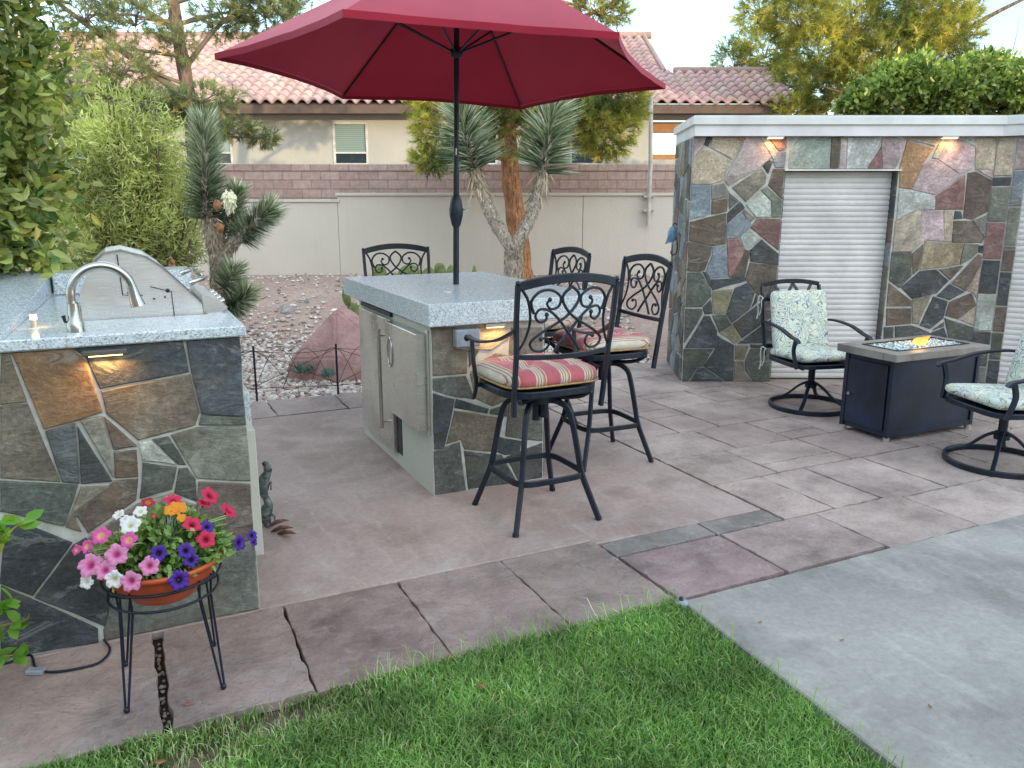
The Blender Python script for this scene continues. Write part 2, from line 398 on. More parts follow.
# patio bed under the pavers
def sheet(name, poly, z0, z1, material, label):
    m_ = MB(); m_.prism([(p.x, p.y) for p in poly], z1, z0, 'z'); o = m_.build(name, material); tag(o, label, kind='structure'); return o
GRASS_V = 2.40; CONC_U = 1.92
sheet('joint_sand', [uvp(-1.6, 2.38), uvp(8.2, 2.34), uvp(8.2, 6.6), uvp(-1.6, 6.6)], -.09, -.032, M['darkgap'], 'dark dirt showing in the joints between the pavers')
def rough_edge(poly, step, jit, seed, fq=6):
    out = []; n = len(poly)
    for i in range(n):
        a = Vector((*poly[i], 0)); b = Vector((*poly[(i + 1) % n], 0)); L_ = (b - a).length; k = max(1, int(L_ / step))
        d = (b - a).normalized() if L_ > 0 else Vector((1, 0, 0)); nn = Vector((-d.y, d.x, 0))
        for j in range(k):
            p = a.lerp(b, j / k); q = mnoise.noise(Vector((p.x * fq + seed, p.y * fq, seed * 1.7)))
            p2 = p + nn * (q * jit); out.append((p2.x, p2.y))
    return out
def inset(poly, d):
    n = len(poly); out = []
    area = sum(poly[i][0] * poly[(i + 1) % n][1] - poly[(i + 1) % n][0] * poly[i][1] for i in range(n)); sg = 1 if area > 0 else -1
    for i in range(n):
        p0 = Vector(poly[i - 1]); p1 = Vector(poly[i]); p2 = Vector(poly[(i + 1) % n])
        e1 = (p1 - p0); e2 = (p2 - p1)
        if e1.length < 1e-7 or e2.length < 1e-7: out.append(tuple(p1)); continue
        e1.normalize(); e2.normalize(); n1 = Vector((-e1.y, e1.x)) * sg; n2 = Vector((-e2.y, e2.x)) * sg
        k = n1 + n2; q = k.length_squared
        if q < .15: k = n1; q = 1; out.append(tuple(p1 + k * d)); continue
        out.append(tuple(p1 + k * (2 * d / q)))
    return out
def slab_piece(mb, poly, z0, z1, bev, col, step=.05, jit=.006, seed=0, mk=None, fq=6):
    """flat stone with rough chamfered rim.  mk maps (x,y,h)->vector"""
    mk = mk or (lambda x, y, h: (x, y, h))
    P0 = rough_edge(poly, step, jit, seed, fq); P1 = inset(P0, bev); n = len(P0)
    vs = [mk(p[0], p[1], z0) for p in P0] + [mk(p[0], p[1], z1 - bev * .8) for p in P0] + [mk(p[0], p[1], z1) for p in P1]
    fs = [(i, (i + 1) % n, n + (i + 1) % n, n + i) for i in range(n)] + [(n + i, n + (i + 1) % n, 2 * n + (i + 1) % n, 2 * n + i) for i in range(n)] + [tuple(range(2 * n, 3 * n))]
    mb.add(vs, fs, False, col)
pav = MB(); rr = random.Random(3)
PC = [(.38, .305, .275), (.37, .30, .275), (.40, .325, .295), (.38, .315, .285), (.35, .275, .255), (.41, .335, .305)]
def pv(u0, u1, v0, v1, c=None, g=None):
    g = g or (.0022 if v0 < 2.6 and u0 < 1.9 else .004 if v0 < 2.6 else .0062)
    col = c or rr.choice(PC); k = rr.uniform(.9, 1.1); col = tuple(x * k for x in col)
    q = [rr.uniform(-.004, .004) for _ in range(8)]
    poly = [(u0 + g + q[0], v0 + g + q[1]), (u1 - g + q[2], v0 + g + q[3]), (u1 - g + q[4], v1 - g + q[5]), (u0 + g + q[6], v1 - g + q[7])]
    slab_piece(pav, poly, -.06, rr.uniform(-.001, .002), .003, col, .022, .009, rr.uniform(0, 50), fq=17)
e = [-1.0, -.55, -.022]; D = [(.30, .235, .21), (.32, .25, .225), (.26, .20, .18), (.225, .165, .15), (.28, .215, .195)]
for i in range(2): pv(e[i], e[i + 1], 2.40, 3.05, D[i])
e = [.006, .455, .935, 1.42, 1.915]
for i in range(4): pv(e[i], e[i + 1], 2.41 - .01 * i, 3.045, D[(i + 2) % 5])
pv(1.925, 2.51, 2.40, 2.84, (.25, .185, .18))
pv(1.915, 2.50, 2.845, 3.0, (.25, .23, .215)); pv(2.50, 2.93, 2.845, 3.0, (.25, .225, .21))
pv(2.51, 3.13, 2.385, 2.84); pv(3.13, 3.76, 2.36, 2.84); pv(3.76, 4.42, 2.35, 2.80); pv(4.42, 5.05, 2.34, 2.80); pv(5.05, 5.7, 2.33, 2.8); pv(5.7, 6.4, 2.33, 2.8); pv(6.4, 7.1, 2.33, 2.8)
rows = [(2.80, 3.41), (3.41, 3.90), (3.90, 4.37), (4.37, 4.95), (4.95, 5.4), (5.4, 6.0), (6.0, 6.58)]
for k, (v0, v1) in enumerate(rows):
    u = 2.94
    while u < 7.3:
        wd = rr.choice([.36, .48, .62, .62, .5]) if k else [.35, .49, .62, .62, .62, .5, .62, .5, .6][int((u - 2.9) / .5) % 9]
        u1 = u + wd
        if rr.random() < .25 and k: vm = v0 + (v1 - v0) * rr.choice([.33, .66]); pv(u, u1, v0 + (.0 if k else .045), vm); pv(u, u1, vm, v1)
        else: pv(u, u1, (v0 if k else 2.845 if u < 3.5 else 2.80), v1)
        u = u1
u = -.9
while u < 2.85:
    u1 = min(2.93, u + rr.choice([.55, .66, .8])); pv(u, u1, 6.06, 6.58); u = u1
for k in range(40):
    u_ = rr.uniform(-.018, .002); v_ = rr.uniform(2.41, 3.04); s_ = rr.uniform(.004, .009); pav.ell((u_, v_, -.022), (s_, s_ * 1.2, s_ * .7), 6, 4, col=rr.choice([(.3, .24, .2), (.16, .12, .1), (.26, .2, .17)]))
o = pav.build('patio_pavers', M['paver']); o.rotation_euler = (0, 0, R(A0)); tag(o, 'purplish stamped stone pavers laid in offset rows round the patio', kind='structure')
sl_ = MB(); slab_piece(sl_, [(-1.5, 3.055), (1.90, 3.055), (1.91, 3.01), (2.93, 3.01), (2.93, 6.05), (-1.5, 6.05)], -.06, 0, .006, (1, 1, 1), .1, .006, 4)
o = sl_.build('patio_slab', M['slab']); o.rotation_euler = (0, 0, R(A0)); tag(o, 'large rose brown concrete slab under the bar island and stools', kind='structure')
sl_ = MB(); slab_piece(sl_, [(1.58, -4), (9, -4), (9, 2.29), (1.925, 2.375)], -.06, .004, .006, (1, 1, 1), .1, .005, 9)
o = sl_.build('concrete_deck', M['conc']); o.rotation_euler = (0, 0, R(A0)); tag(o, 'smooth pale grey concrete deck beside the lawn', kind='structure')
sheet('lawn_soil', [uvp(-3, -3.5), uvp(1.60, -3.5), uvp(1.915, 2.40), uvp(-3, 2.40)], -.1, -.03, M['soil'], 'dark soil beneath the lawn')

# grass
def grass():
    rs = np.random.RandomState(5); n1 = 150000; n2 = 40000
    u = np.concatenate([rs.uniform(-.75, 1.925, n1), rs.uniform(-2.0, 1.92, n2)]); v = np.concatenate([rs.uniform(1.15, 2.415, n1), rs.uniform(-.5, 1.15, n2)])
    # bare patch along the edge at the left
    d = np.array([mnoise.noise(Vector((a * 5, b * 5, 2))) for a, b in zip(u, v)])
    d2 = np.array([mnoise.noise(Vector((a * 1.7, b * 1.7, 8))) for a, b in zip(u, v)])
    keep = ~((v > 2.395 + .03 * d) & (u < .55 + .25 * d)) & ~((v > 2.402 + .012 * d)) & ~((u > 1.90 - .055 * (2.4 - v) + .012 * d))
    patch = np.maximum(np.exp(-(((u - .30) / .30) ** 2 + ((v - 2.33) / .10) ** 2)), np.exp(-(((u - .05) / .2) ** 2 + ((v - 2.25) / .12) ** 2))); keep &= (rs.rand(len(u)) > patch * .93)
    u, v, d, d2, patch = [q[keep] for q in (u, v, d, d2, patch)]; n = len(u)
    px = U.x * u + V.x * v; py = U.y * u + V.y * v
    h = rs.uniform(.018, .044, n) * (1 + .3 * d2) * (1 - .3 * patch); th = rs.uniform(0, 2 * np.pi, n); lean = rs.uniform(.2, 1.3, n) * h; ld = th + rs.uniform(-1.2, 1.2, n) + np.pi / 2
    w = rs.uniform(.0013, .0026, n)
    ax, ay = np.cos(th) * w, np.sin(th) * w; lx, ly = np.cos(ld) * lean, np.sin(ld) * lean
    z0 = np.full(n, -.03)
    P = np.zeros((n, 5, 3))
    P[:, 0] = np.stack([px - ax, py - ay, z0], 1); P[:, 1] = np.stack([px + ax, py + ay, z0], 1)
    P[:, 2] = np.stack([px + ax * .8 + lx * .35, py + ay * .8 + ly * .35, z0 + h * .75 + .01], 1); P[:, 3] = np.stack([px - ax * .8 + lx * .35, py - ay * .8 + ly * .35, z0 + h * .75 + .01], 1)
    P[:, 4] = np.stack([px + lx, py + ly, z0 + h * 1.0 + .012], 1)
    b = np.arange(n)[:, None] * 5
    T = np.concatenate([b + [0, 1, 2], b + [0, 2, 3], b + [3, 2, 4]], 0)
    r = rs.rand(n); r = np.where(rs.rand(n) < .05 + .5 * patch, 1., r * .95 * (.75 + .25 * np.clip(.5 + d2 * 1.5, 0, 1)))
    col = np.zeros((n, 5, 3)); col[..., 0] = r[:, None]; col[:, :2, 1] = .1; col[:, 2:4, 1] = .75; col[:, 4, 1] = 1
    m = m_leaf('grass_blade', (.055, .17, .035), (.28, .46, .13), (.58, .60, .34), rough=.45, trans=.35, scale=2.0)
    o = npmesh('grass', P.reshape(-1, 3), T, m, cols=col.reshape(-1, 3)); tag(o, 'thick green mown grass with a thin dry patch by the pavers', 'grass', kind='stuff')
grass()
# longer wisps leaning over the paver edges
mb = MB(); rr = random.Random(11)
for i in range(150):
    if i < 110: p = uvp(rr.uniform(.5, 1.9), 2.395 + rr.gauss(0, .012)); dd = V * rr.uniform(.02, .07) + U * rr.uniform(-.05, .05)
    else: vq = rr.uniform(1.1, 2.35); p = uvp(1.905 - .055 * (2.4 - vq) + rr.gauss(0, .006), vq); dd = U * rr.uniform(.01, .04) + V * rr.uniform(-.04, .04)
    hh = rr.uniform(.02, .07); s_ = Vector((rr.uniform(-1, 1), rr.uniform(-1, 1), 0)).normalized() * .0014
    mb.add([p - s_, p + s_, p + dd * .5 + s_ + Vector((0, 0, hh)), p + dd * .5 - s_ + Vector((0, 0, hh)), p + dd * 1.2 + Vector((0, 0, hh * .9))], [(0, 1, 2, 3), (3, 2, 4)], col=(rr.uniform(.3, 1), 1, 0))
o = mb.build('grass_wisps', bpy.data.materials['grass_blade'], fix=False); tag(o, 'thin grass wisps leaning over the paver edge', 'grass', kind='stuff')

# gravel
def gravel():
    rs = np.random.RandomState(2); t = (1 + 5 ** .5) / 2
    ico = np.array([(-1, t, 0), (1, t, 0), (-1, -t, 0), (1, -t, 0), (0, -1, t), (0, 1, t), (0, -1, -t), (0, 1, -t), (t, 0, -1), (t, 0, 1), (-t, 0, -1), (-t, 0, 1)], float); ico /= np.linalg.norm(ico[0])
    fc = np.array([(0, 11, 5), (0, 5, 1), (0, 1, 7), (0, 7, 10), (0, 10, 11), (1, 5, 9), (5, 11, 4), (11, 10, 2), (10, 7, 6), (7, 1, 8), (3, 9, 4), (3, 4, 2), (3, 2, 6), (3, 6, 8), (3, 8, 9), (4, 9, 5), (2, 4, 11), (6, 2, 10), (8, 6, 7), (9, 8, 1)])
    P = []; K = []
    def batch(n, y0, y1, s0, s1, dens):
        x = rs.uniform(-5.5, 3.2, n); y = rs.uniform(y0, y1, n)
        v = x * V.x + y * V.y; d = np.array([mnoise.noise(Vector((a * .8, b * .8, 5))) for a, b in zip(x, y)])
        k = (v > 6.60) & (rs.rand(n) < np.clip(dens(y + d * 1.2), 0, 1)) & ~((x > 1.45) & (y > 6.9) & (y < 10.9) & (x < 4.3)); x, y = x[k], y[k]; n = len(x)
        s = rs.uniform(s0, s1, n) ** 1.0; sc = np.stack([s * rs.uniform(.7, 1.3, n), s * rs.uniform(.7, 1.3, n), s * rs.uniform(.45, .8, n)], 1)
        q = ico[None] * (1 + rs.uniform(-.22, .22, (n, 12, 1))) * sc[:, None]
        th = rs.uniform(0, 6.28, n); c, s_ = np.cos(th)[:, None], np.sin(th)[:, None]
        q = np.stack([q[..., 0] * c - q[..., 1] * s_, q[..., 0] * s_ + q[..., 1] * c, q[..., 2] + q[..., 0] * .3 * rs.uniform(-1, 1, (n, 1))], -1)
        z = np.array([gh(a, b) for a, b in zip(x, y)]) - .065 + .05 * np.array([mnoise.noise(Vector((a * .9, b * .9, 0))) * sm_(7, 8.5, b) for a, b in zip(x, y)]) + s * .35
        q += np.stack([x, y, z], 1)[:, None]; P.append(q)
        base = np.array([(.72, .64, .58), (.52, .43, .38), (.76, .70, .64), (.38, .29, .26), (.62, .46, .41)])[rs.choice(5, n, p=[.3, .22, .25, .13, .1])] * rs.uniform(.75, 1.15, (n, 1))
        K.append(np.repeat(base[:, None], 12, 1))
    batch(34000, 6.0, 10.2, .011, .031, lambda y: np.where(y < 8.6, 1.0, np.exp(-(y - 8.6) / .55)))
    batch(3000, 8.5, 12.4, .008, .028, lambda y: np.full_like(y, .8))
    batch(160, 6.2, 10, .03, .055, lambda y: np.full_like(y, .7))
    P = np.concatenate(P); K = np.concatenate(K); n = len(P)
    T = (np.arange(n)[:, None, None] * 12 + fc[None]).reshape(-1, 3)
    m, nt, b, o = mat('gravel_stone'); h = N(nt); h.L(h.mix(.4, h.attr(), h.ramp(h.noise(h.co(), 60, 4), [(.3, .5), (.7, 1.3)]), 'MULTIPLY'), b.inputs['Base Color']); b.inputs['Roughness'].default_value = .85
    o = npmesh('gravel', P.reshape(-1, 3), T, m, cols=K.reshape(-1, 3)); tag(o, 'pale pinkish grey gravel bed behind the patio', 'gravel', kind='stuff')
gravel()

# ------------------------------------------------------------------ slate cladding
SC = dict(q=(.24, .155, .085), p=(.52, .41, .41), t=(.46, .39, .30), b=(.235, .27, .305), g=(.215, .225, .19), d=(.070, .080, .086), r=(.150, .118, .095), o=(.34, .20, .11), w=(.46, .50, .46), m=(.28, .155, .145), y=(.33, .29, .18), k=(.105, .115, .10), h=(.215, .19, .145))
def clip(poly, a, b, c):
    out = []; n = len(poly)
    for i in range(n):
        p, q = poly[i], poly[(i + 1) % n]; dp = a * p[0] + b * p[1] - c; dq = a * q[0] + b * q[1] - c
        if dp <= 0: out.append(p)
        if (dp < 0 < dq) or (dq < 0 < dp): t = dp / (dp - dq); out.append((p[0] + (q[0] - p[0]) * t, p[1] + (q[1] - p[1]) * t))
    return out
def parea(p): return abs(sum(p[i][0] * p[(i + 1) % len(p)][1] - p[(i + 1) % len(p)][0] * p[i][1] for i in range(len(p)))) / 2 if len(p) > 2 else 0
def cells(seeds, rects, gap, wt=.0045, warp=.03):
    out = []; rw = random.Random(len(seeds)); wts = [rw.uniform(-1, 1) * wt for _ in seeds]
    for i, s in enumerate(seeds):
        for (x0, x1, z0, z1) in rects:
            P = [(x0, z0), (x1, z0), (x1, z1), (x0, z1)]
            for j, q in enumerate(seeds):
                if i == j: continue
                dx, dz = q[0] - s[0], q[1] - s[1]; L_ = math.hypot(dx, dz)
                if L_ > 1.6 or L_ < 1e-6: continue
                dx /= L_; dz /= L_; m_ = ((q[0] + s[0]) / 2 * dx + (q[1] + s[1]) / 2 * dz) + max(-.3 * L_, min(.3 * L_, (wts[i] - wts[j]) / (2 * L_)))
                P = clip(P, dx, dz, m_)
                if len(P) < 3: break
            if len(P) < 3 or parea(P) < .0015: continue
            Q = []
            for (x, z) in P:
                nx_ = mnoise.noise(Vector((x * 9, z * 9, 1.3))) * warp * 1.6; nz_ = mnoise.noise(Vector((x * 9, z * 9, 7.7))) * warp * 1.6
                X = x if (abs(x - x0) < 1e-4 or abs(x - x1) < 1e-4) else min(x1, max(x0, x + nx_)); Z = z if (abs(z - z0) < 1e-4 or abs(z - z1) < 1e-4) else min(z1, max(z0, z + nz_)); Q.append((X, Z))
            Q = tidy(Q, .034)
            if len(Q) < 3: continue
            Q = inset(Q, gap / 2)
            if parea(Q) > .001: out.append((Q, s[2]))
    return out
def tidy(P, e=.012):
    out = []
    for p in P:
        if not out or math.hypot(p[0] - out[-1][0], p[1] - out[-1][1]) > e: out.append(p)
    if len(out) > 2 and math.hypot(out[0][0] - out[-1][0], out[0][1] - out[-1][1]) < e: out.pop()
    return out
def clad(mb, cs, mk, seed=0, thick=.012):
    r_ = random.Random(seed)
    for P, c in cs:
        P = tidy(P)
        if len(P) < 3 or parea(P) < .001: continue
        a = sum(P[i][0] * P[(i + 1) % len(P)][1] - P[(i + 1) % len(P)][0] * P[i][1] for i in range(len(P)))
        if a < 0: P = P[::-1]
        col = SC[c] if isinstance(c, str) else c; k = r_.uniform(.85, 1.15); col = tuple(min(1, x * k * r_.uniform(.96, 1.04)) for x in col)
        slab_piece(mb, P, -.004, thick * r_.uniform(.75, 1.1), .004, col, .05, .005, r_.uniform(0, 99), mk)
def rand_seeds(x0, x1, z0, z1, d, pal, seed):
    r_ = random.Random(seed); out = []
    for _ in range(4000):
        p = (r_.uniform(x0, x1), r_.uniform(z0, z1))
        if all(math.hypot(p[0] - q[0], p[1] - q[1]) > d * r_.uniform(.8, 1.3) for q in out): out.append((*p, r_.choice(pal)))
    return out

def traced(text, ox, oy, sc, proj, x0, x1, z0, z1, ins=.005):
    out = []
    for ln in text.replace('\n', '|').split('|'):
        ln = ln.strip()
        if not ln: continue
        c, pts = ln.split(':'); P = []
        for q in pts.split():
            x, y = map(float, q.split(',')); a_, z_ = proj(ox + x / sc, oy + y / sc); P.append((min(x1, max(x0, a_)), min(z1, max(z0, z_))))
        P = tidy(P)
        if len(P) < 3: continue
        if sum(P[i][0] * P[(i + 1) % len(P)][1] - P[(i + 1) % len(P)][0] * P[i][1] for i in range(len(P))) < 0: P = P[::-1]
        Q = inset(P, ins - .0045)
        if parea(Q) > .0008: out.append((Q, c))
    return out
# ------------------------------------------------------------------ left counter
ct = empty('outdoor_kitchen_counter', uvp(0, 3.07), R(A0), 'slate clad kitchen counter with pale granite top, faucet and glowing strip light', 'kitchen counter')
y0 = 0.0
b = MB(); b.box(-1.6, .375, .0, 1.45, 0, 1.10); b.build('counter_base', M['cream'], ct)
b = MB(); b.box(.377, .47, .50, 1.35, 0, .60, .004); b.build('side_plinth', M['cream'], ct)
b = MB(); b.box(.377, .55, 1.2, 1.5, .30, .62, .01); b.build('granite_ledge', M['granite'], ct)
FZ = 2.3259
tr = """h:0,45 20,45 62,168 0,172|q:25,42 165,36 198,70 240,190 180,212 102,232|d:170,36 425,22 440,98 232,138 200,62|d:432,20 566,14 578,200 468,195 445,100|h:236,142 442,102 465,190 455,222 322,258 248,195
h:0,177 65,170 142,354 0,345|d:105,235 175,217 185,357 145,353|d:180,222 262,352 188,358|g:186,210 238,200 258,285 262,342|r:242,200 318,270 264,279|r:264,283 318,280 320,342 267,344|w:322,262 352,256 410,313 330,304
k:355,254 392,248 434,314 415,313|k:468,199 578,202 578,220 462,220|g:398,244 458,227 580,224 585,352 458,345 438,314|k:0,350 182,362 148,456 10,424 0,424|h:188,365 262,362 168,428 152,455|h:152,458 172,432 190,470|r:176,430 266,350 322,345 318,396 205,474
k:330,308 412,318 402,370 325,395|k:416,322 436,320 456,346 458,400 405,380|r:461,352 585,357 590,488 470,520 455,440|d:0,430 10,430 168,495 76,618 0,588|d:0,594 74,625 228,695 232,745 0,768|d:170,500 200,482 262,600 245,690 80,622|g:470,522 592,492 604,655 245,745 240,700 268,600 400,560|h:322,402 402,378 405,390 456,406 466,516 400,556 268,596 207,482"""
cs = []
for ln in tr.replace('\n', '|').split('|'):
    c, pts = ln.split(':'); P = []
    for q in pts.split():
        x, y = map(float, q.split(',')); uu, zz = at_v(x / FZ, 330 + y / FZ, 3.062); P.append((min(uu, .372), min(1.098, max(.001, zz))))
    a = sum(P[i][0] * P[(i + 1) % len(P)][1] - P[(i + 1) % len(P)][0] * P[i][1] for i in range(len(P)))
    if a < 0: P = P[::-1]
    cs.append((inset(P, .0005), c))
sd2 = rand_seeds(-1.6, -.40, 0, 1.1, .2, ['d', 'k', 'h', 'r', 'g'], 4)
b = MB(); mk = lambda x, y, h: (x, -h, y)
clad(b, cs, mk, 1, .014)
b.build('stone_cladding', M['slate'], ct)
b = MB(); b.box(-1.6, .3745, -.003, .0, 0, 1.099); b.build('grout_bed', M['grout'], ct)
b = MB(); clad(b, [(q_, c_) for q_, c_ in ((clip(P_, 1, -.1236, -.530), c_) for P_, c_ in cells(sd2, [(-1.6, -.38, 0.002, 1.1)], .012)) if len(q_) > 2], mk, 2, .012); b.build('stone_cladding', M['slate'], ct)
b = MB(); b.box(-1.6, .395, -.028, .36, 1.102, 1.142, .005); b.box(-1.6, -.19, .3605, 1.42, 1.102, 1.141, .005); b.box(.30, .395, .3605, 1.42, 1.102, 1.141, .004); b.box(-.1895, .2995, 1.06, 1.42, 1.102, 1.14, .004); b.build('granite_countertop', M['granite'], ct)
b = MB(); b.add([(-1.3, .0, 1.143), (-.365, .0, 1.143), (-.30, 1.64, 1.143), (-1.3, 1.64, 1.143), (-1.3, .0, 1.158), (-.37, .0, 1.158), (-.305, 1.64, 1.245), (-1.3, 1.64, 1.245)], [(0, 3, 2, 1), (4, 5, 6, 7), (0, 1, 5, 4), (1, 2, 6, 5), (2, 3, 7, 6), (3, 0, 4, 7)]); b.box(-.2995, .33, 1.4, 1.64, 1.143, 1.246, .005); b.build('granite_backsplash', M['granite'], ct)
# strip light under the edge
def emis(name, col, st):
    m, nt, b_, o_ = mat(name); b_.inputs['Base Color'].default_value = (*col, 1); b_.inputs['Emission Color'].default_value = (*col, 1); b_.inputs['Emission Strength'].default_value = st; return m
M['warm'] = emis('warm_lamp', (1, .62, .25), 6)
def lamp(name, parent, loc, e, size, rot=(0, 0, 0), sy=None, col=(1, .48, .13)):
    l = bpy.data.lights.new(name, 'AREA'); l.energy = e; l.size = size; l.color = col
    if sy: l.shape = 'RECTANGLE'; l.size_y = sy
    o = bpy.data.objects.new(name, l); C.objects.link(o); o.location = loc; o.rotation_euler = rot; o.parent = parent; return o
M['boxgrey0'] = m_simple('lamp_housing', (.10, .09, .08), .6)
b = MB(); b.box(-.145, -.005, -.045, -.0145, 1.072, 1.089, .003); f_ = b.build('strip_light', M['boxgrey0'], ct)
b = MB(); b.box(-.125, -.02, -.04, -.022, 1.0685, 1.0715); b.build('diffuser', M['warm'], f_)
lamp('light', f_, (-.07, -.035, 1.06), 1.1, .11, (R(-25), 0, 0), .012)
# little accent lamp standing at the backsplash
b = MB(); b.tube([(-.297, .25, 1.142), (-.297, .25, 1.2)], .010, 8); f_ = b.build('accent_lamp', M['steel'], ct)
b = MB(); b.tube([(-.297, .25, 1.172), (-.297, .25, 1.19)], .0115, 8); b.build('bulb', M['warm'], f_)
lamp('light', f_, (-.28, .235, 1.18), .06, .02, (R(35), R(20), 0))
# faucet
fa = MB(); fx, fy = -.158, .08
fa.lathe([(.03, 0), (.028, .03), (.021, .045), (.018, .1)], (fx, fy, 1.142), 16)
arc = [(fx, fy, 1.2), (fx - .004, fy + .01, 1.24)] + [(fx - .004 + .098 * (1 - math.cos(t)), fy + .01 + .02 * math.sin(t / 2), 1.268 + .098 * math.sin(t)) for t in [R(a) for a in range(0, 166, 11)]]
fa.tube(catmull(arc, 3), .0155, 14); fct = fa.build('faucet', M['chrome'], ct)
fa = MB(); q = Vector(arc[-1]); fa.tube([q, q + Vector((.004, 0, -.02)), q + Vector((.010, 0, -.05)), q + Vector((.016, 0, -.075))], [.016, .0175, .021, .025], 16); fa.build('spray_head', M['chrome'], fct)
fa = MB(); fa.tube([(fx - .012, fy, 1.175), (fx - .03, fy - .0, 1.178), (fx - .034, fy, 1.20)], [.006, .005, .007], 8); fa.build('faucet_handle', M['black'], fct)

# grill
M['hoodsteel'] = make_steel('polished_hood', (.86, .84, .80), .3, .75)
gr = empty('barbecue_grill', uvp(.05, 3.45, 1.142), R(A0), 'stainless built in barbecue grill with closed hood behind the faucet', 'grill')
prof = [(-.197, -.012), (-.197, .10), (-.155, .20), (-.10, .248), (-.04, .258), (.045, .232), (.10, .19), (.17, .115), (.235, .04), (.238, -.012)]
prof = [(x * 1.0, z) for x, z in prof]
b = MB(); b.prism(prof, 0, .006, 'y'); b.build('side_panel', M['hoodsteel'], gr)
b = MB(); P2 = [(x * .985, z * .985) for x, z in prof]; n = len(P2)
b.add([(x, .008, z) for x, z in P2] + [(x, .60, z) for x, z in P2], [(i, i + 1, n + i + 1, n + i) for i in range(n - 1)] + [tuple(range(n, 2 * n))], False); b.build('hood', M['hoodsteel'], gr)
b = MB(); b.ribbon([(x, -.004, z + .003) for x, z in prof[2:9]], .012, .006, up=(0, 0, 1)); b.build('hood_rim', M['chrome'], gr)
b = MB(); b.tube([(-.055, -.003, .245), (-.05, -.003, .09), (.02, -.003, .085)], .0022, 6); b.tube([(.05, -.003, .118), (.125, -.003, .095), (.128, -.003, -.01)], .0018, 6); b.build('panel_seam', M['black'], gr)
for (x, z, q_) in ((-.03, .098, .004), (.06, .07, .004), (.10, .075, .004), (.112, .1, .008)):
    b = MB(); b.ell((x, -.004, z), (q_, .003, q_), 8, 5); b.build('screw', M['black'], gr)
b = MB(); b.prism([(.24, -.012), (.30, -.012), (.335, .02), (.30, .05), (.24, .075)], .02, .62, 'y'); b.build('control_panel', M['steel'], gr)
b = MB(); b.tube([(.2, .05, .12), (.25, .05, .14), (.25, .56, .14), (.2, .56, .12)], .011, 10); b.build('hood_handle', M['chrome'], gr)
for k in range(4):
    b = MB(); b.tube([(.322, .16 + .13 * k, .025), (.34, .16 + .13 * k, .032)], .015, 12); b.build('knob', M['chrome'], gr)
b = MB(); b.box(-.2, .236, .05, .6, -.03, -.013); b.build('firebox', M['steel'], gr)

# ------------------------------------------------------------------ island
IU0, IU1, IV0, IV1 = 1.44, 2.12, 3.945, 5.33
isl = empty('bar_island', uvp(IU0, IV0), R(A0), 'slate faced bar island with thick granite top and steel fridge doors', 'bar island')
W_, D_ = IU1 - IU0, IV1 - IV0
b = MB(); b.box(0, W_, 0, D_, 0, .948); b.build('island_base', M['cream'], isl)
b = MB(); b.box(.0, W_, -.003, -.0005, 0, .947); b.build('grout_bed', M['grout'], isl)
# seeds read from the photo (zoom 330,220, x2.4)
tF = """h:25,30 130,30 130,120 182,125 180,228 30,240|k:185,125 232,125 187,205|h:190,228 228,178 300,140 350,150 352,340 285,370 215,337|t:130,30 360,30 355,80 280,130 182,122|h:365,30 500,30 500,348 358,350 356,90|k:30,248 174,236 212,337 130,327 30,300|d:30,310 127,335 82,543 30,555|d:133,335 272,378 264,400 123,372|h:123,385 324,415 292,562 165,550 152,510 88,530|k:278,380 352,358 347,412 273,400|k:34,560 147,518 175,735 36,760|k:163,556 327,575 390,705 182,738|k:357,355 500,352 500,517 340,497|d:300,493 412,515 402,570 340,577 296,562|d:345,582 500,523 500,700 398,705"""
def pi_(x, y): u_, z_ = at_v(x, y, IV0); return (u_ - IU0, z_)
b = MB(); clad(b, traced(tF, 425, 320, 4.269, pi_, .004, W_ - .003, .004, .945, .0055), mk, 5, .010); b.build('stone_cladding', M['slate'], isl)
sd3 = rand_seeds(0, D_, 0, .94, .19, ['d', 'k', 'h', 'g', 'r'], 8)
b = MB(); clad(b, cells(sd3, [(0.0, D_, .004, .945)], .011), lambda x, y, h: (W_ + h + .003, x, y), 6, .012); b.box(W_, W_ + .0025, 0, D_, 0, .947, col=(.36, .36, .32)); b.build('stone_cladding', M['slate'], isl)
b = MB(); b.box(-.03, 1.04, -.065, 1.68, .95, 1.07, .004); b.build('granite_top', M['granite'], isl)
b = MB(); b.lathe([(.024, 0), (.024, .004), (.02, .005), (0, .005)], (.28, .45, 1.07), 16); b.build('grommet', M['steel'], isl)
# doors on the left side (x=0 face); y runs away from the camera
def side_door(name, ya, yb, za, zb, t=.03):
    b = MB(); b.box(-t, -.004, ya, yb, za, zb, .004); return b.build(name, M['steel'], isl)
fr = side_door('fridge_door', .62, 1.31, .07, .90, .028)
b = MB(); b.tube([(-.075, .70, .22), (-.075, .70, .84)], .012, 10); b.tube([(-.028, .70, .26), (-.075, .70, .26)], .007, 8); b.tube([(-.028, .70, .80), (-.075, .70, .80)], .007, 8); b.build('door_handle', M['chrome'], fr)
ad = side_door('access_door', .05, .60, .36, .90, .065)
b = MB(); b.tube([(-.07, .50 + .045 * math.cos(t), .73 + .085 * math.sin(t)) for t in [R(a) for a in range(0, 360, 15)]], .004, 8, closed=True); b.build('ring_handle', M['chrome'], ad)
b = MB(); b.box(-.012, -.002, .022, .046, .34, .92, .002); b.build('door_frame', M['steel'], isl)
b = MB(); b.box(-.004, -.001, .53, .615, .08, .355); b.build('dark_recess', M['black'], isl)
b = MB(); b.box(-.02, -.001, .64, 1.28, .915, .94, .002); b.build('vent_slot', M['black'], isl)
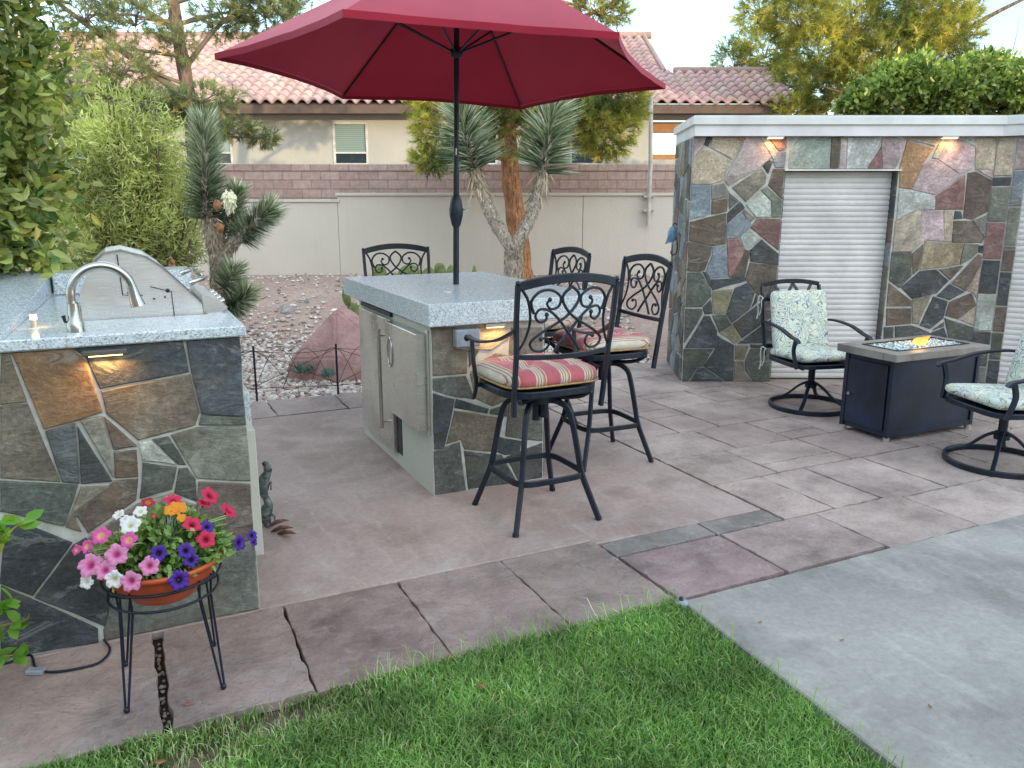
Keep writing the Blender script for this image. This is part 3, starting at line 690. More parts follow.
M['boxgrey'] = m_simple('outlet_grey', (.27, .31, .36), .5, nscale=20, bump=.1)
b = MB(); b.box(.12, .262, -.065, -.013, .83, .925, .006); b.build('outlet_box', M['boxgrey'], isl)
b = MB(); b.box(.30, .42, -.05, -.02, .925, .946, .002); f_ = b.build('strip_light', M['steel'], isl)
b = MB(); b.box(.31, .41, -.046, -.024, .922, .9245); b.build('diffuser', M['warm'], f_); lamp('light', f_, (.36, -.05, .918), .9, .1, (R(-25), 0, 0), .012)

# ------------------------------------------------------------------ umbrella
M['cloth'] = None
def make_cloth():
    m, nt, b, o = mat('maroon_canopy'); h = N(nt); c = h.co(); n = h.noise(c, 3, 4)
    col = h.ramp(n, [(.3, (.29, .012, .032)), (.7, (.37, .018, .042))])
    h.L(col, b.inputs['Base Color']); b.inputs['Roughness'].default_value = .75; b.inputs['Sheen Weight'].default_value = .5; b.inputs['Sheen Roughness'].default_value = .5; b.inputs['Sheen Tint'].default_value = (1, .45, .55, 1); b.inputs['Specular IOR Level'].default_value = .2
    wv = h.noise(h.co(scale=(400, 400, 400)), 1, 2); h.L(h.bump(wv, .1, .001), b.inputs['Normal'])
    t = h.n('ShaderNodeBsdfTranslucent'); t.inputs[0].default_value = (.22, .008, .02, 1); mx = h.n('ShaderNodeMixShader'); mx.inputs[0].default_value = .13
    h.L(b.outputs[0], mx.inputs[1]); h.L(t.outputs[0], mx.inputs[2]); h.L(mx.outputs[0], o.inputs[0]); return m
M['cloth'] = make_cloth()
M['ribred'] = m_simple('dark_rib', (.05, .012, .016), .6)
um = empty('patio_umbrella', (-.36, 5.16, 1.07), 0, 'large maroon patio umbrella on a black pole rising through the bar island top', 'umbrella')
um.rotation_euler = (R(-1.6), R(.9), 0)
b = MB(); b.tube([(0, 0, -1.04), (0, 0, .7)], .019, 16); b.tube([(0, 0, .7), (0, 0, 2.03)], .0165, 16); pole = b.build('pole', M['black'], um)
b = MB(); b.lathe([(.02, 0), (.03, .02), (.042, .07), (.044, .11), (.034, .17), (.022, .2)], (0, 0, .36), 16); cr = b.build('crank_housing', M['black'], um)
b = MB(); b.tube([(.04, 0, .47), (.058, 0, .475), (.06, -.01, .475)], .007, 8); b.build('crank_knob', M['chrome'], cr)
b = MB(); b.tube([(0, -.018, .80), (0, -.021, .84)], .005, 8); b.build('pole_pin', M['chrome'], um)
b = MB(); b.tube([(.016, 0, 1.0), (.03, 0, 1.0)], .004, 8); b.build('pole_pin', M['chrome'], um)
b = MB(); b.lathe([(.02, 0), (.035, .01), (.038, .05), (.02, .07)], (0, 0, 1.37), 14); b.build('hub', M['black'], um)
ZR = 1.272; ZA = 2.03; RR = 1.36; ctr = Vector((.005, -.155, 0)); ang = [R(q) for q in (14.6, 73.6, 131.7, 195.6, 253.5, 310)]; RRs = [1.35, 1.42, 1.31, 1.34, 1.38, 1.30]
def rib(t, a):  # t 0 apex 1 rim
    RR = RRs[min(range(6), key=lambda q: abs((ang[q] - a + math.pi) % (2 * math.pi) - math.pi))]
    return Vector((math.cos(a) * RR * t, math.sin(a) * RR * t, ZR + (ZA - ZR) * (1 - t ** 1.0)))+ ctr * t
b = MB(); NT, NS = 14, 14
for k in range(6):
    a0, a1 = ang[k], ang[(k + 1) % 6] if k < 5 else ang[0] + 2 * math.pi
    vs = []
    for i in range(NT + 1):
        t = .06 + .94 * i / NT; p0, p1 = rib(t, a0), rib(t, a1)
        for j in range(NS + 1):
            s = j / NS; p = p0.lerp(p1, s); sag = 4 * s * (1 - s)
            mid = Vector((p.x, p.y, 0)); p.z += (-.02 * math.sin(math.pi * t) + .012 * t) * sag; p -= mid * (.055 * sag * t ** 4); p.z += .007 * mnoise.noise(Vector((p.x * 5, p.y * 5, k * 3))) * t * sag ** .5
            vs.append(p)
    b.add(vs, [(i * (NS + 1) + j, i * (NS + 1) + j + 1, (i + 1) * (NS + 1) + j + 1, (i + 1) * (NS + 1) + j) for i in range(NT) for j in range(NS)], True)
cn = b.build('canopy', M['cloth'], um, fix=False)
b = MB()
for k in range(6):   # stitched hem
    a0, a1 = ang[k], ang[(k + 1) % 6] if k < 5 else ang[0] + 2 * math.pi; pts = []
    for j in range(NS + 1):
        s = j / NS; p = rib(1, a0).lerp(rib(1, a1), s); sag = 4 * s * (1 - s); p.z += .012 * sag - .012 + .007 * mnoise.noise(Vector((p.x * 5, p.y * 5, k * 3))) * sag ** .5; p -= Vector((p.x, p.y, 0)) * (.055 * sag - .004); pts.append(p)
    b.ribbon(pts, .003, .034)
b.build('hem', M['cloth'], cn, fix=False)
b = MB(); vs = [Vector((0, 0, ZA + .14))]
for k in range(6): vs.append(Vector((math.cos(ang[k]) * .28, math.sin(ang[k]) * .28, ZA + .0)))
b.add(vs, [(0, 1 + k, 1 + (k + 1) % 6) for k in range(6)]); b.build('vent_cap', M['cloth'], cn, fix=False)
for k in range(6):
    b = MB(); b.ribbon([rib(t, ang[k]) + Vector((0, 0, -.014)) for t in (.03, .3, .5, .7, .85, .985)], .010, .014); rb = b.build('rib', M['ribred'], um)
    b = MB(); e_ = rib(.47, ang[k]) + Vector((0, 0, -.02)); b.tube([(math.cos(ang[k]) * .03, math.sin(ang[k]) * .03, 1.41), e_], .007, 8); b.build('strut', M['black'], rb)
b = MB(); b.ell((0, 0, 2.19), (.03, .03, .045), 12, 8); b.build('finial', M['black'], um)

# ------------------------------------------------------------------ bar stools
def make_stripe():
    m, nt, b, o = mat('striped_cushion'); h = N(nt); tc = h.n('ShaderNodeTexCoord'); sp = h.n('ShaderNodeSeparateXYZ'); h.L(tc.outputs['Object'], sp.inputs[0])
    x = h.math('FRACT', h.math('MULTIPLY_ADD', sp.outputs[0], 7.5, .33))
    red, cr, gn, gd = (.50, .12, .145), (.58, .53, .42), (.10, .14, .09), (.48, .30, .11)
    col = h.ramp(x, [(0, red), (.38, cr), (.45, red), (.49, cr), (.56, gn), (.59, cr), (.66, gd), (.71, red), (.76, cr), (.80, red)], 'CONSTANT')
    col = h.mix(.35, col, h.ramp(h.noise(h.co(), 22, 4), [(.3, .6), (.7, 1.25)]), 'MULTIPLY')
    h.L(col, b.inputs['Base Color']); b.inputs['Roughness'].default_value = .9; b.inputs['Sheen Weight'].default_value = .2
    bp = h.bump(h.noise(h.co(), 9, 3), .5, .02); h.L(h.bump(h.noise(h.co(), 400, 2), .2, .001, bp), b.inputs['Normal']); return m
M['stripe'] = make_stripe()
def cushion(w, d, t, puff=.3, n=18, tuft=0, e1=.38):
    """rounded box cushion centred at origin, base z=0"""
    b = MB(); vs = []; fs = []; nu, nv = n, 10
    # superellipsoid
    for i in range(nv + 1):
        ph = -math.pi / 2 + math.pi * i / nv
        for k in range(nu * 2):
            th = 2 * math.pi * k / (nu * 2); c_, s_ = math.cos(th), math.sin(th); e2 = .62 if e1 > .3 else .4
            sg = lambda q, e: math.copysign(abs(q) ** e, q)
            x = w / 2 * sg(c_, e1) * sg(math.cos(ph), e2); y = d / 2 * sg(s_, e1) * sg(math.cos(ph), e2); z = t / 2 + t / 2 * sg(math.sin(ph), .75)
            if z > t / 2 and tuft:
                for tx in (-.25, .25):
                    for ty in (-.22, .22): z -= tuft * math.exp(-(((x / w - tx) ** 2 + (y / d - ty) ** 2) / .006))
            vs.append((x, y, z))
    K = nu * 2
    for i in range(nv):
        for k in range(K): fs.append((i * K + k, i * K + (k + 1) % K, (i + 1) * K + (k + 1) % K, (i + 1) * K + k))
    b.add(vs, fs, True); return b
A_ = [(0, .985), (.15, .88), (.16, .76), (0, .58), (-.22, .45), (-.52, .31), (-.72, .17), (-.66, .05), (-.48, .03), (-.37, .12), (-.42, .22), (-.53, .21)]
B_ = [(-.26, .0), (-.12, .16), (.06, .34), (.22, .5), (.42, .64), (.60, .66), (.67, .56), (.58, .47), (.47, .5), (.46, .58)]
C_ = [(.70, .60), (.76, .78), (.62, .92), (.40, .94), (.22, .84), (.24, .70), (.38, .66), (.47, .74), (.42, .80)]
E_ = [(.97, 1.), (.82, .8), (.76, .5), (.83, .22), (.97, 0)]
def make_stool():
    root = empty('bar_stool', (0, 0, 0), 0, 'x', 'bar stool', 'black cast metal bar stools round the island')
    # local: faces +y ; back at -y
    hw = .26; zb, zt = .905, 1.215
    def bk(x, y):   # normalised back coords -> 3D with slight recline and curve
        z = zb + (zt - zb) * y; return Vector((x * hw, -.235 - (z - .69) * .13 - .03 * (1 - x * x), z))
    bf = MB()
    for s in (-1, 1):
        bf.ribbon([(s * hw * .93, -.225, .60), (s * hw * .95, -.235, .69), bk(s * .96, 0), bk(s * 1.0, .5), bk(s * 1.01, 1.02)], .02, .026, up=(0, 1, 0))
        bf.ell(bk(s * 1.01, 1.05), (.013, .013, .013), 8, 6)
    tp = [bk(x, 1.0) + Vector((0, 0, .035 * (1 - x * x))) for x in [i / 8 for i in range(-8, 9)]]; bf.ribbon(tp, .014, .042, up=(0, 0, 1))
    bt = [bk(x, 0) + Vector((0, 0, -.012 - .012 * (1 - x * x))) for x in [i / 6 for i in range(-6, 7)]]; bf.ribbon(bt, .012, .024, up=(0, 0, 1))
    bo = bf.build('backrest', M['black'], root)
    sc = MB()
    for crv in (A_, B_, C_, E_):
        for s in (-1, 1):
            pts = catmull([bk(p[0] * s, p[1]) + Vector((0, .002 * s, 0)) for p in crv], 5); r0 = .0075; n_ = len(pts)
            rs_ = [r0 * (1 - .25 * (i / n_)) for i in range(n_)]; sc.tube(pts, rs_, 7)
            if crv is not E_: sc.ell(pts[-1], (.011, .009, .011), 8, 6)
    sc.build('scrollwork', M['black'], bo)
    # seat frame
    sf = MB(); sq = []
    for i in range(32):
        th = 2 * math.pi * i / 32; sg = lambda q, e: math.copysign(abs(q) ** e, q); sq.append((.25 * sg(math.cos(th), .55), .005 + .235 * sg(math.sin(th), .55), .69))
    sf.ribbon(sq, .02, .034, closed=True)
    for s in (-1, 1): sf.bar((s * .12, -.22, .682), (s * .12, .23, .682), .03, .008)
    sf.bar((-.24, 0, .68), (.24, 0, .68), .03, .008)
    sf.add([(p[0] * .96, p[1] * .96, .70) for p in sq], [tuple(range(32))])
    for s in (-1, 1): sf.tube(catmull([(s * .2, -.2, .675), (s * .17, -.15, .64), (s * .1, -.08, .625), (0, -.04, .625)], 4), .012, 8)
    for s in (-1, 1): sf.tube(catmull([(s * .2, .2, .675), (s * .17, .15, .64), (s * .1, .08, .625), (0, .04, .625)], 4), .012, 8)
    sf.build('seat_frame', M['black'], root)
    cu = cushion(.52, .49, .115, tuft=.035).build('cushion', M['stripe'], root); cu.location = (0, .01, .700)
    pp = MB(); sg = lambda q, e: math.copysign(abs(q) ** e, q)
    pp.tube([(.262 * sg(math.cos(t), .38), .01 + .247 * sg(math.sin(t), .38), .735) for t in [2 * math.pi * i / 40 for i in range(40)]], .005, 6, closed=True)
    M.setdefault('piping', m_simple('gold_piping', (.42, .27, .10), .9, nscale=150, var=.5)); pp.build('piping', M['piping'], cu); bpy.data.objects[cu.name]
    for c in kids(cu): c.location = (0, 0, -.705 + .0)
    for c in kids(cu): c.location = (0, -.01, -.705)
    for s in (-1, 1):
        ar = MB()
        ar.ribbon(catmull([bk(s * 1.0, .36), (s * .285, -.14, .955), (s * .30, .02, .925), (s * .30, .13, .925), (s * .297, .175, .93)], 5), .03, .013)
        ar.ell((s * .297, .185, .918), (.017, .018, .018), 10, 7)
        ar.ribbon(catmull([(s * .295, .13, .92), (s * .295, .12, .84), (s * .29, .11, .76), (s * .283, .11, .70), (s * .285, .125, .64), (s * .29, .14, .615)], 4), .018, .018, up=(0, 1, 0))
        ar.bar((s * .23, .11, .69), (s * .29, .11, .69), .02, .02)
        ar.build('armrest', M['black'], root)
    sw = MB(); sw.tube([(0, 0, .60), (0, 0, .672)], .085, 20); sw.tube([(0, 0, .50), (0, 0, .60)], .02, 12); sw.tube([(0, 0, .672), (0, 0, .678)], .11, 20); sw.tube([(.03, -.03, .52), (.03, -.03, .6)], .022, 10); sw.build('swivel', M['black'], root)
    for sx in (-1, 1):
        for sy in (-1, 1):
            lg = MB(); lg.ribbon(catmull([(sx * .02, sy * .02, .60), (sx * .07, sy * .07, .608), (sx * .115, sy * .115, .575), (sx * .135, sy * .135, .50), (sx * .155, sy * .155, .36), (sx * .172, sy * .172, .24), (sx * .205, sy * .205, .12), (sx * .24, sy * .24, .0)], 5), .027, .024, up=(sx, -sy, 0))
            lo = lg.build('leg', M['black'], root)
            ft = MB(); ft.tube([(sx * .24, sy * .24, .0), (sx * .236, sy * .236, .016)], .0165, 10); ft.build('foot_cap', M['black'], lo)
    fr_ = MB(); q = []
    for i in range(40):
        th = 2 * math.pi * i / 40; q.append((.20 * sg(math.cos(th), .42), .20 * sg(math.sin(th), .42), .235))
    fr_.ribbon(q, .012, .03, closed=True); fr_.build('foot_ring', M['black'], root)
    return root
st0 = make_stool()
stl = [((1.835, 3.49), 25.95 + 1, 'nearest bar stool, its scroll back towards the camera, in front of the island'),
       ((2.645, 4.16), 25.95 + 90 - 3, 'bar stool right of the island, between the nearest stool and the slate shed'),
       ((2.64, 5.08), 25.95 + 90, 'half hidden bar stool at the far right corner of the island'),
       ((1.955, 5.78), 25.95 + 180, 'bar stool beyond the island, only its scroll back showing above the granite')]
for i, ((u, v), rz, lb_) in enumerate(stl):
    o = st0 if i == 0 else copy_tree(st0); o.location = uvp(u, v, .001); o.rotation_euler = (0, 0, R(rz)); o['label'] = lb_
    if i in (1, 2):      # these two are the armless kind
        for c_ in kids(o):
            if c_.name.startswith('armrest'): bpy.data.objects.remove(c_)

# ------------------------------------------------------------------ swivel chairs
def make_paisley():
    m, nt, b, o = mat('paisley_fabric'); h = N(nt); c = h.co()
    n = h.noise(c, 11, 1.5, .4, 1.1); f = h.math('FRACT', h.math('MULTIPLY', n, 9))
    line = h.ramp(f, [(0, 1.), (.16, 1.), (.22, 0.), (.86, 0.), (.92, 1.)])
    hue = h.noise(c, 7, 2); lc = h.ramp(hue, [(.36, (.03, .06, .13)), (.47, (.05, .17, .19)), (.55, (.30, .33, .08)), (.64, (.06, .10, .2))], 'LINEAR')
    base = h.ramp(h.noise(c, 16, 3), [(.35, (.52, .60, .55)), (.6, (.68, .70, .62)), (.75, (.62, .62, .40))])
    col = h.mix(h.math('MULTIPLY', line, .78), base, lc)
    h.L(col, b.inputs['Base Color']); b.inputs['Roughness'].default_value = .9; h.L(h.bump(h.noise(c, 8, 3), .4, .015), b.inputs['Normal']); return m
M['paisley'] = make_paisley()
M['tie'] = m_simple('pale_tie', (.6, .65, .58), .9)
def make_chair():
    root = empty('swivel_patio_chair', (0, 0, 0), 0, 'x', 'patio chair', 'swivel patio chairs round the fire table')
    # faces -y
    sc = cushion(.51, .50, .085, n=30, e1=.16).build('seat_cushion', M['paisley'], root); sc.location = (0, -.01, .385); sc.rotation_euler = (R(-3), 0, 0)
    bc = cushion(.49, .475, .075, n=30, e1=.16).build('back_cushion', M['paisley'], root); bc.location = (0, .27, .655); bc.rotation_euler = (R(90 - 13), 0, 0)
    f = MB()
    sq = []; sg = lambda q, e: math.copysign(abs(q) ** e, q)
    for i in range(28):
        th = 2 * math.pi * i / 28; sq.append((.27 * sg(math.cos(th), .4), .26 * sg(math.sin(th), .4), .375))
    f.ribbon(sq, .02, .032, closed=True); f.add([(p[0] * .97, p[1] * .97, .382) for p in sq], [tuple(range(28))]); f.build('seat_frame', M['black'], root)
    f = MB()
    def bk(x, z): return Vector((x, .27 + (z - .37) * .24, z))
    for s in (-1, 1): f.ribbon([bk(s * .265, .37), bk(s * .265, .62), bk(s * .255, .925)], .022, .028, up=(0, 1, 0))
    top = [bk(x * .255, .93) + Vector((0, .0, .03 * (1 - x * x))) for x in [i / 6 for i in range(-6, 7)]]; f.ribbon(top, .014, .035)
    f.bar(bk(-.26, .815), bk(.26, .815), .012, .03); f.bar(bk(-.26, .45), bk(.26, .45), .012, .03)
    for x0 in (-.17, 0, .17): 
        f.bar(bk(x0 - .05, .82), bk(x0 + .02, .94), .010, .022, up=(1, 0, 0)); f.bar(bk(x0 + .10, .82), bk(x0 + .02, .94), .010, .022, up=(1, 0, 0)) if x0 < .1 else None
    for x0 in (-.13, 0, .13): f.bar(bk(x0, .45), bk(x0, .815), .02, .01)
    f.build('backrest', M['black'], root)
    for s in (-1, 1):
        a = MB(); a.ribbon(catmull([bk(s * .27, .64), (s * .295, .20, .655), (s * .305, .0, .64), (s * .305, -.16, .60), (s * .303, -.24, .585), (s * .303, -.265, .565)], 5), .038, .016)
        a.ribbon(catmull([(s * .30, -.225, .585), (s * .298, -.20, .50), (s * .285, -.21, .42), (s * .275, -.225, .36)], 4), .022, .03, up=(0, 1, 0)); a.build('armrest', M['black'], root)
    sw = MB(); sw.tube([(0, 0, .19), (0, 0, .345)], .026, 14); sw.tube([(0, 0, .16), (0, 0, .19)], .045, 14); sw.bar((-.12, -.1, .352), (.12, -.1, .352), .04, .018); sw.bar((-.12, .1, .352), (.12, .1, .352), .04, .018); sw.bar((-.11, 0, .335), (.11, 0, .335), .2, .016)
    for s in (-1, 1):
        for k in range(5): sw.tube([(s * .13, -.02 + .01 * k, .35), (s * .17, -.02 + .01 * k, .34)], .012, 6)
        sw.tube([(s * .18, -.16, .345), (s * .18, .16, .345)], .013, 8)
    sw.build('swivel_mechanism', M['black'], root)
    base = MB(); ring = [(.30 * math.cos(2 * math.pi * k / 40), .30 * math.sin(2 * math.pi * k / 40), .018) for k in range(40)]; base.ribbon(ring, .022, .034, closed=True); base.build('base_ring', M['black'], root)
    for k in range(4):
        t = R(45 + 90 * k); b_ = MB(); b_.ribbon(catmull([(.02 * math.cos(t), .02 * math.sin(t), .205), (.09 * math.cos(t), .09 * math.sin(t), .165), (.19 * math.cos(t), .19 * math.sin(t), .075), (.29 * math.cos(t), .29 * math.sin(t), .03)], 4), .026, .018); b_.build('base_spoke', M['black'], root)
    for s, z in ((-1, .83), (1, .83), (-1, .43), (1, .43)):
        t = MB(); p = bk(s * .26, z)
        t.tube(catmull([p + Vector((0, -.02, 0)), p + Vector((s * .03, -.01, .015)), p + Vector((s * .035, 0, -.04)), p + Vector((s * .02, .01, -.11)), p + Vector((s * .035, .0, -.17))], 4), .005, 5)
        t.tube(catmull([p + Vector((0, -.02, 0)), p + Vector((s * .02, -.03, -.02)), p + Vector((s * .01, -.02, -.09)), p + Vector((s * .022, -.01, -.14))], 4), .0045, 5); t.build('cushion_tie', M['tie'], root)
    return root
c0 = make_chair(); c0.location = (2.36, 6.16, .001); c0.rotation_euler = (0, 0, R(12)); c0['label'] = 'swivel chair left of the fire table, in front of the white roller shutter'
c1 = copy_tree(c0); c1.location = (3.02, 4.74, .001); c1.rotation_euler = (0, 0, R(-82)); c1['label'] = 'swivel chair at the right edge, facing left towards the fire table'

# ------------------------------------------------------------------ fire table
M['navy'] = m_simple('navy_black_enamel', (.006, .015, .040), .35, nscale=5, var=.5, bump=.15, bscale=150, bd=.001, spec=.6)
M['tabletop'] = m_simple('grey_brown_tabletop', (.24, .22, .20), .5, nscale=6, var=.25, bump=.3, bscale=40)
ft = empty('fire_table', Vector((2.52, 5.17, .0)), R(24.5), 'dark navy gas fire table with a burning flame on blue glass', 'fire table')
b = MB(); b.box(.012, .84, .012, .40, .035, .56); b.build('cabinet', M['navy'], ft)
b = MB()
for x in (0, .82):
    for y in (0, .38): b.box(x, x + .032, y, y + .032, .03, .562, .003)
b.box(.033, .819, .002, .011, .035, .07); b.box(.033, .819, .002, .011, .53, .56); b.build('frame_edge', M['navy'], ft)
b = MB(); b.box(-.004, .011, .045, .37, .07, .525, .003); dr = b.build('door', M['navy'], ft)
b = MB(); b.tube([(-.004, .33, .28), (-.03, .33, .28)], .012, 12); b.build('knob', M['chrome'], dr)
for x in (.02, .83):
    for y in (.02, .39):
        b = MB(); b.tube([(x, y, 0), (x, y, .035)], .022, 12); b.build('foot', M['steel'], ft)
b = MB(); x0, x1, y0_, y1_ = -.04, .875, -.045, .455; xi0, xi1, yi0, yi1 = .09, .77, .06, .34; zt_ = .615; zb_ = .564
for (a, b_, c, d) in ((x0, x1, y0_, yi0), (x0, x1, yi1, y1_)): b.box(a, b_, c, d, zb_, zt_, .003)
for (a, b_) in ((x0, xi0), (xi1, x1)): b.box(a, b_, yi0 + .0005, yi1 - .0005, zb_, zt_ - .0006, 0)
tt = b.build('table_top', M['tabletop'], ft)
b = MB(); b.box(x0 + .003, x1 - .003, y0_ + .002, yi0, zt_ + .0005, zt_ + .001); 
b = MB(); b.bar((xi0 - .01, yi0 - .006, zt_ + .002), (xi1 + .01, yi0 - .006, zt_ + .002), .012, .006); b.bar((xi0 - .01, yi1 + .006, zt_ + .002), (xi1 + .01, yi1 + .006, zt_ + .002), .012, .006); b.bar((xi0 - .006, yi0, zt_ + .002), (xi0 - .006, yi1, zt_ + .002), .012, .006); b.bar((xi1 + .006, yi0, zt_ + .002), (xi1 + .006, yi1, zt_ + .002), .012, .006); b.build('burner_rim', M['black'], ft)
def glassbed():
    rs = random.Random(3); b = MB(); 
    b.box(xi0, xi1, yi0, yi1, .566, .59, col=(.3, .4, .42))
    for i in range(1300):
        x = rs.uniform(xi0 + .006, xi1 - .006); y = rs.uniform(yi0 + .006, yi1 - .006); z = .592 + rs.uniform(0, .022); s = rs.uniform(.005, .011)
        q = Matrix.Rotation(rs.uniform(0, 6), 3, Vector((rs.uniform(-1, 1), rs.uniform(-1, 1), rs.uniform(-1, 1))).normalized())
        vs = [Vector((x, y, z)) + q @ (Vector(p) * s * rs.uniform(.7, 1.2)) for p in ((1, 0, 0), (-1, 0, 0), (0, 1, 0), (0, -1, 0), (0, 0, 1), (0, 0, -1))]
        c = rs.choice([(.55, .66, .66), (.4, .58, .62), (.7, .74, .7), (.18, .36, .42), (.6, .68, .66)])
        b.add(vs, [(0, 2, 4), (2, 1, 4), (1, 3, 4), (3, 0, 4), (2, 0, 5), (1, 2, 5), (3, 1, 5), (0, 3, 5)], False, c)
    m, nt, bs, o = mat('fire_glass'); h = N(nt); h.L(h.attr(), bs.inputs['Base Color']); bs.inputs['Roughness'].default_value = .12; bs.inputs['Coat Weight'].default_value = .5
    b.build('fire_glass', m, ft)
glassbed()
def flame():
    m = bpy.data.materials.new('flame'); m.use_nodes = True; nt = m.node_tree; h = N(nt)
    for n_ in list(nt.nodes): nt.nodes.remove(n_)
    o = nt.nodes.new('ShaderNodeOutputMaterial'); em = h.n('ShaderNodeEmission'); tr_ = h.n('ShaderNodeBsdfTransparent'); mx = h.n('ShaderNodeMixShader')
    lw = h.n('ShaderNodeLayerWeight'); lw.inputs[0].default_value = .5; sp = h.n('ShaderNodeSeparateXYZ'); tc = h.n('ShaderNodeTexCoord'); h.L(tc.outputs['Object'], sp.inputs[0])
    zf = h.math('MULTIPLY', h.math('SUBTRACT', sp.outputs[2], .61), 9)
    col = h.ramp(zf, [(0, (1, .6, .2)), (.35, (1, .42, .07)), (.8, (1, .16, .015))]); h.L(col, em.inputs[0]); em.inputs[1].default_value = 2.2
    h.L(h.math('MULTIPLY', h.ramp(lw.outputs['Facing'], [(0, .0), (.6, .55), (1, .95)]), 1), mx.inputs[0]); h.L(em.outputs[0], mx.inputs[2]); h.L(tr_.outputs[0], mx.inputs[1])
    inv = h.math('SUBTRACT', 1.0, h.ramp(lw.outputs['Facing'], [(0, .05), (.8, .35), (1, .9)])); h.L(inv, mx.inputs[0])
    h.L(mx.outputs[0], o.inputs[0])
    b = MB(); r_ = random.Random(6)
    for i in range(7):
        x = .46 + r_.uniform(-.085, .06); y = .2 + r_.uniform(-.03, .03); hh = r_.uniform(.03, .065); pts = []
        for k in range(8):
            t = k / 7; pts.append((x + .05 * t * t + .01 * math.sin(t * 6 + i), y + .008 * math.sin(t * 5 + i * 2), .612 + hh * t))
        b.tube(pts, [max(.0008, 0.018 * math.sin(math.pi * min(1, (.18 + .82 * k / 7))) ) for k in range(8)], 8)
    b.build('flame', m, ft)
flame()
fl = bpy.data.lights.new('flame_light', 'POINT'); fl.energy = 1.2; fl.color = (1, .5, .15); fl.shadow_soft_size = .04; flo = bpy.data.objects.new('flame_light', fl); C.objects.link(flo); flo.parent = ft; flo.location = (.46, .2, .70)

# ------------------------------------------------------------------ shed
SY = 7.08; SX0, SX1 = 1.535, 4.12; SZ = 2.125
sh = empty('slate_shed', (SX0, SY, 0), 0, 'flat roofed shed clad in multicoloured slate with white roller shutters', 'shed')
F2 = R(-32); fd = Vector((math.cos(F2), math.sin(F2), 0)); fn = Vector((math.sin(F2), -math.cos(F2), 0))   # second face direction and its outward normal
dx0, dx1, dz1 = 2.335 - SX0, 3.31 - SX0, 1.852; Wd = SX1 - SX0; DD = .92
b = MB(); b.prism([(0, .001), (dx0, .001), (dx0, DD), (.05 * DD, DD)], 0, SZ); b.box(dx1, Wd, .001, .5, 0, SZ); b.box(dx0, dx1, .001, .16, dz1, SZ); b.box(dx0, Wd, .5005, .92, 0, SZ); 
cw = .24; p0 = Vector((Wd, .001, 0)); pc = p0 + fd * cw; pe = p0 + fd * 2.4
def quadprism(b, pts, z0, z1):
    n = len(pts); b.add([(p.x, p.y, z0) for p in pts] + [(p.x, p.y, z1) for p in pts], [tuple(range(n)), tuple(range(n, 2 * n))] + [(i, (i + 1) % n, n + (i + 1) % n, n + i) for i in range(n)])
bk_ = -fn * .5
quadprism(b, [p0, pc, pc + bk_, p0 + bk_ + Vector((-.0, .1, 0))], 0, SZ)
quadprism(b, [pc + Vector((.001, 0, 0)), pe, pe + bk_ * .35, pc + bk_ * .35], 1.86, SZ)
quadprism(b, [pc + fd * 1.0, pe, pe + bk_, pc + fd * 1.0 + bk_], 0, 1.855)
b.build('shed_wall', M['grout'], sh)
def pj(x, y): p = at_y(x, y, SY); return (p.x - SX0, p.z)
tA = """p:130,70 215,68 200,110 195,125 130,205|d:215,68 250,68 225,128 202,115|t:250,68 445,70 370,205 235,130|t:195,125 365,212 315,325 240,352 126,350 130,212|p:447,72 525,70 600,190 540,245 345,360 320,328|w:527,70 572,70 640,160 610,205 600,188|m:575,70 650,70 684,145 640,155|m:655,70 800,70 735,140 690,147|b:642,160 708,155 712,252 620,250 608,210|d:545,240 585,205 607,215 580,290
b:118,355 240,355 238,525 116,562|g:246,355 318,345 350,395 344,425 246,445|r:246,450 342,430 337,510 243,528|h:365,370 540,253 570,300 562,345 447,455|r:610,258 688,260 670,442 578,357|k:352,400 408,448 350,500 346,440|d:430,468 442,490 338,585 336,522 412,450|w:447,470 530,393 592,450 594,545 508,548|g:537,385 570,358 670,448 664,545 600,547 600,450|g:423,515 440,497 503,550 472,577
b:333,590 420,520 487,590 405,668 333,676|m:473,605 515,552 666,553 656,742|w:412,662 470,612 533,672 470,742 440,740|r:113,572 332,518 329,702 250,718 111,682"""
tB = """r:109,-80 247,-48 240,0 205,88 175,98 98,97|b:250,-48 327,-60 337,0 342,130 235,137 212,97 247,0|m:333,-92 405,-97 442,-30 432,0 360,132 345,127|r:442,-35 472,-20 467,20 440,132 362,130|d:542,-93 652,-8 650,62 475,38 472,-25|r:470,44 650,64 645,268 540,264 443,140
k:93,103 180,100 242,190 242,247 190,305 88,308|d:190,97 210,100 235,140 242,190|d:236,143 440,132 452,150 248,210|y:253,212 372,200 327,342 260,347 248,240|d:380,195 455,163 504,215 472,320 365,402 330,347|d:507,230 532,265 478,318|d:193,307 242,260 254,347 203,352|d:547,270 645,268 640,360 425,492 368,407|k:86,316 192,316 192,352 82,525|d:203,358 235,360 277,450 272,549 86,549
k:248,355 327,350 367,412 290,457|y:290,457 367,412 423,500 380,522|d:280,472 302,492 274,538|d:555,408 640,365 635,522 398,522|k:76,553 257,553 197,657 160,665 108,748 72,748|d:305,493 378,530 373,745 330,745 198,657|d:163,668 200,663 325,748 115,748|h:386,530 467,533 437,617 383,617|h:380,626 435,626 440,692 484,748 376,748|k:475,553 632,553 628,748 492,748 443,680 443,622|d:473,528 634,530 632,549 475,549"""
tC = """w:125,70 302,70 292,258 48,258 58,147|r:306,70 354,70 342,258 294,258|p:357,70 398,70 388,258 346,258|w:400,70 602,70 510,258 390,258|m:597,130 602,258 515,258|p:605,75 680,70 747,95 732,150 680,258 605,258 598,130"""
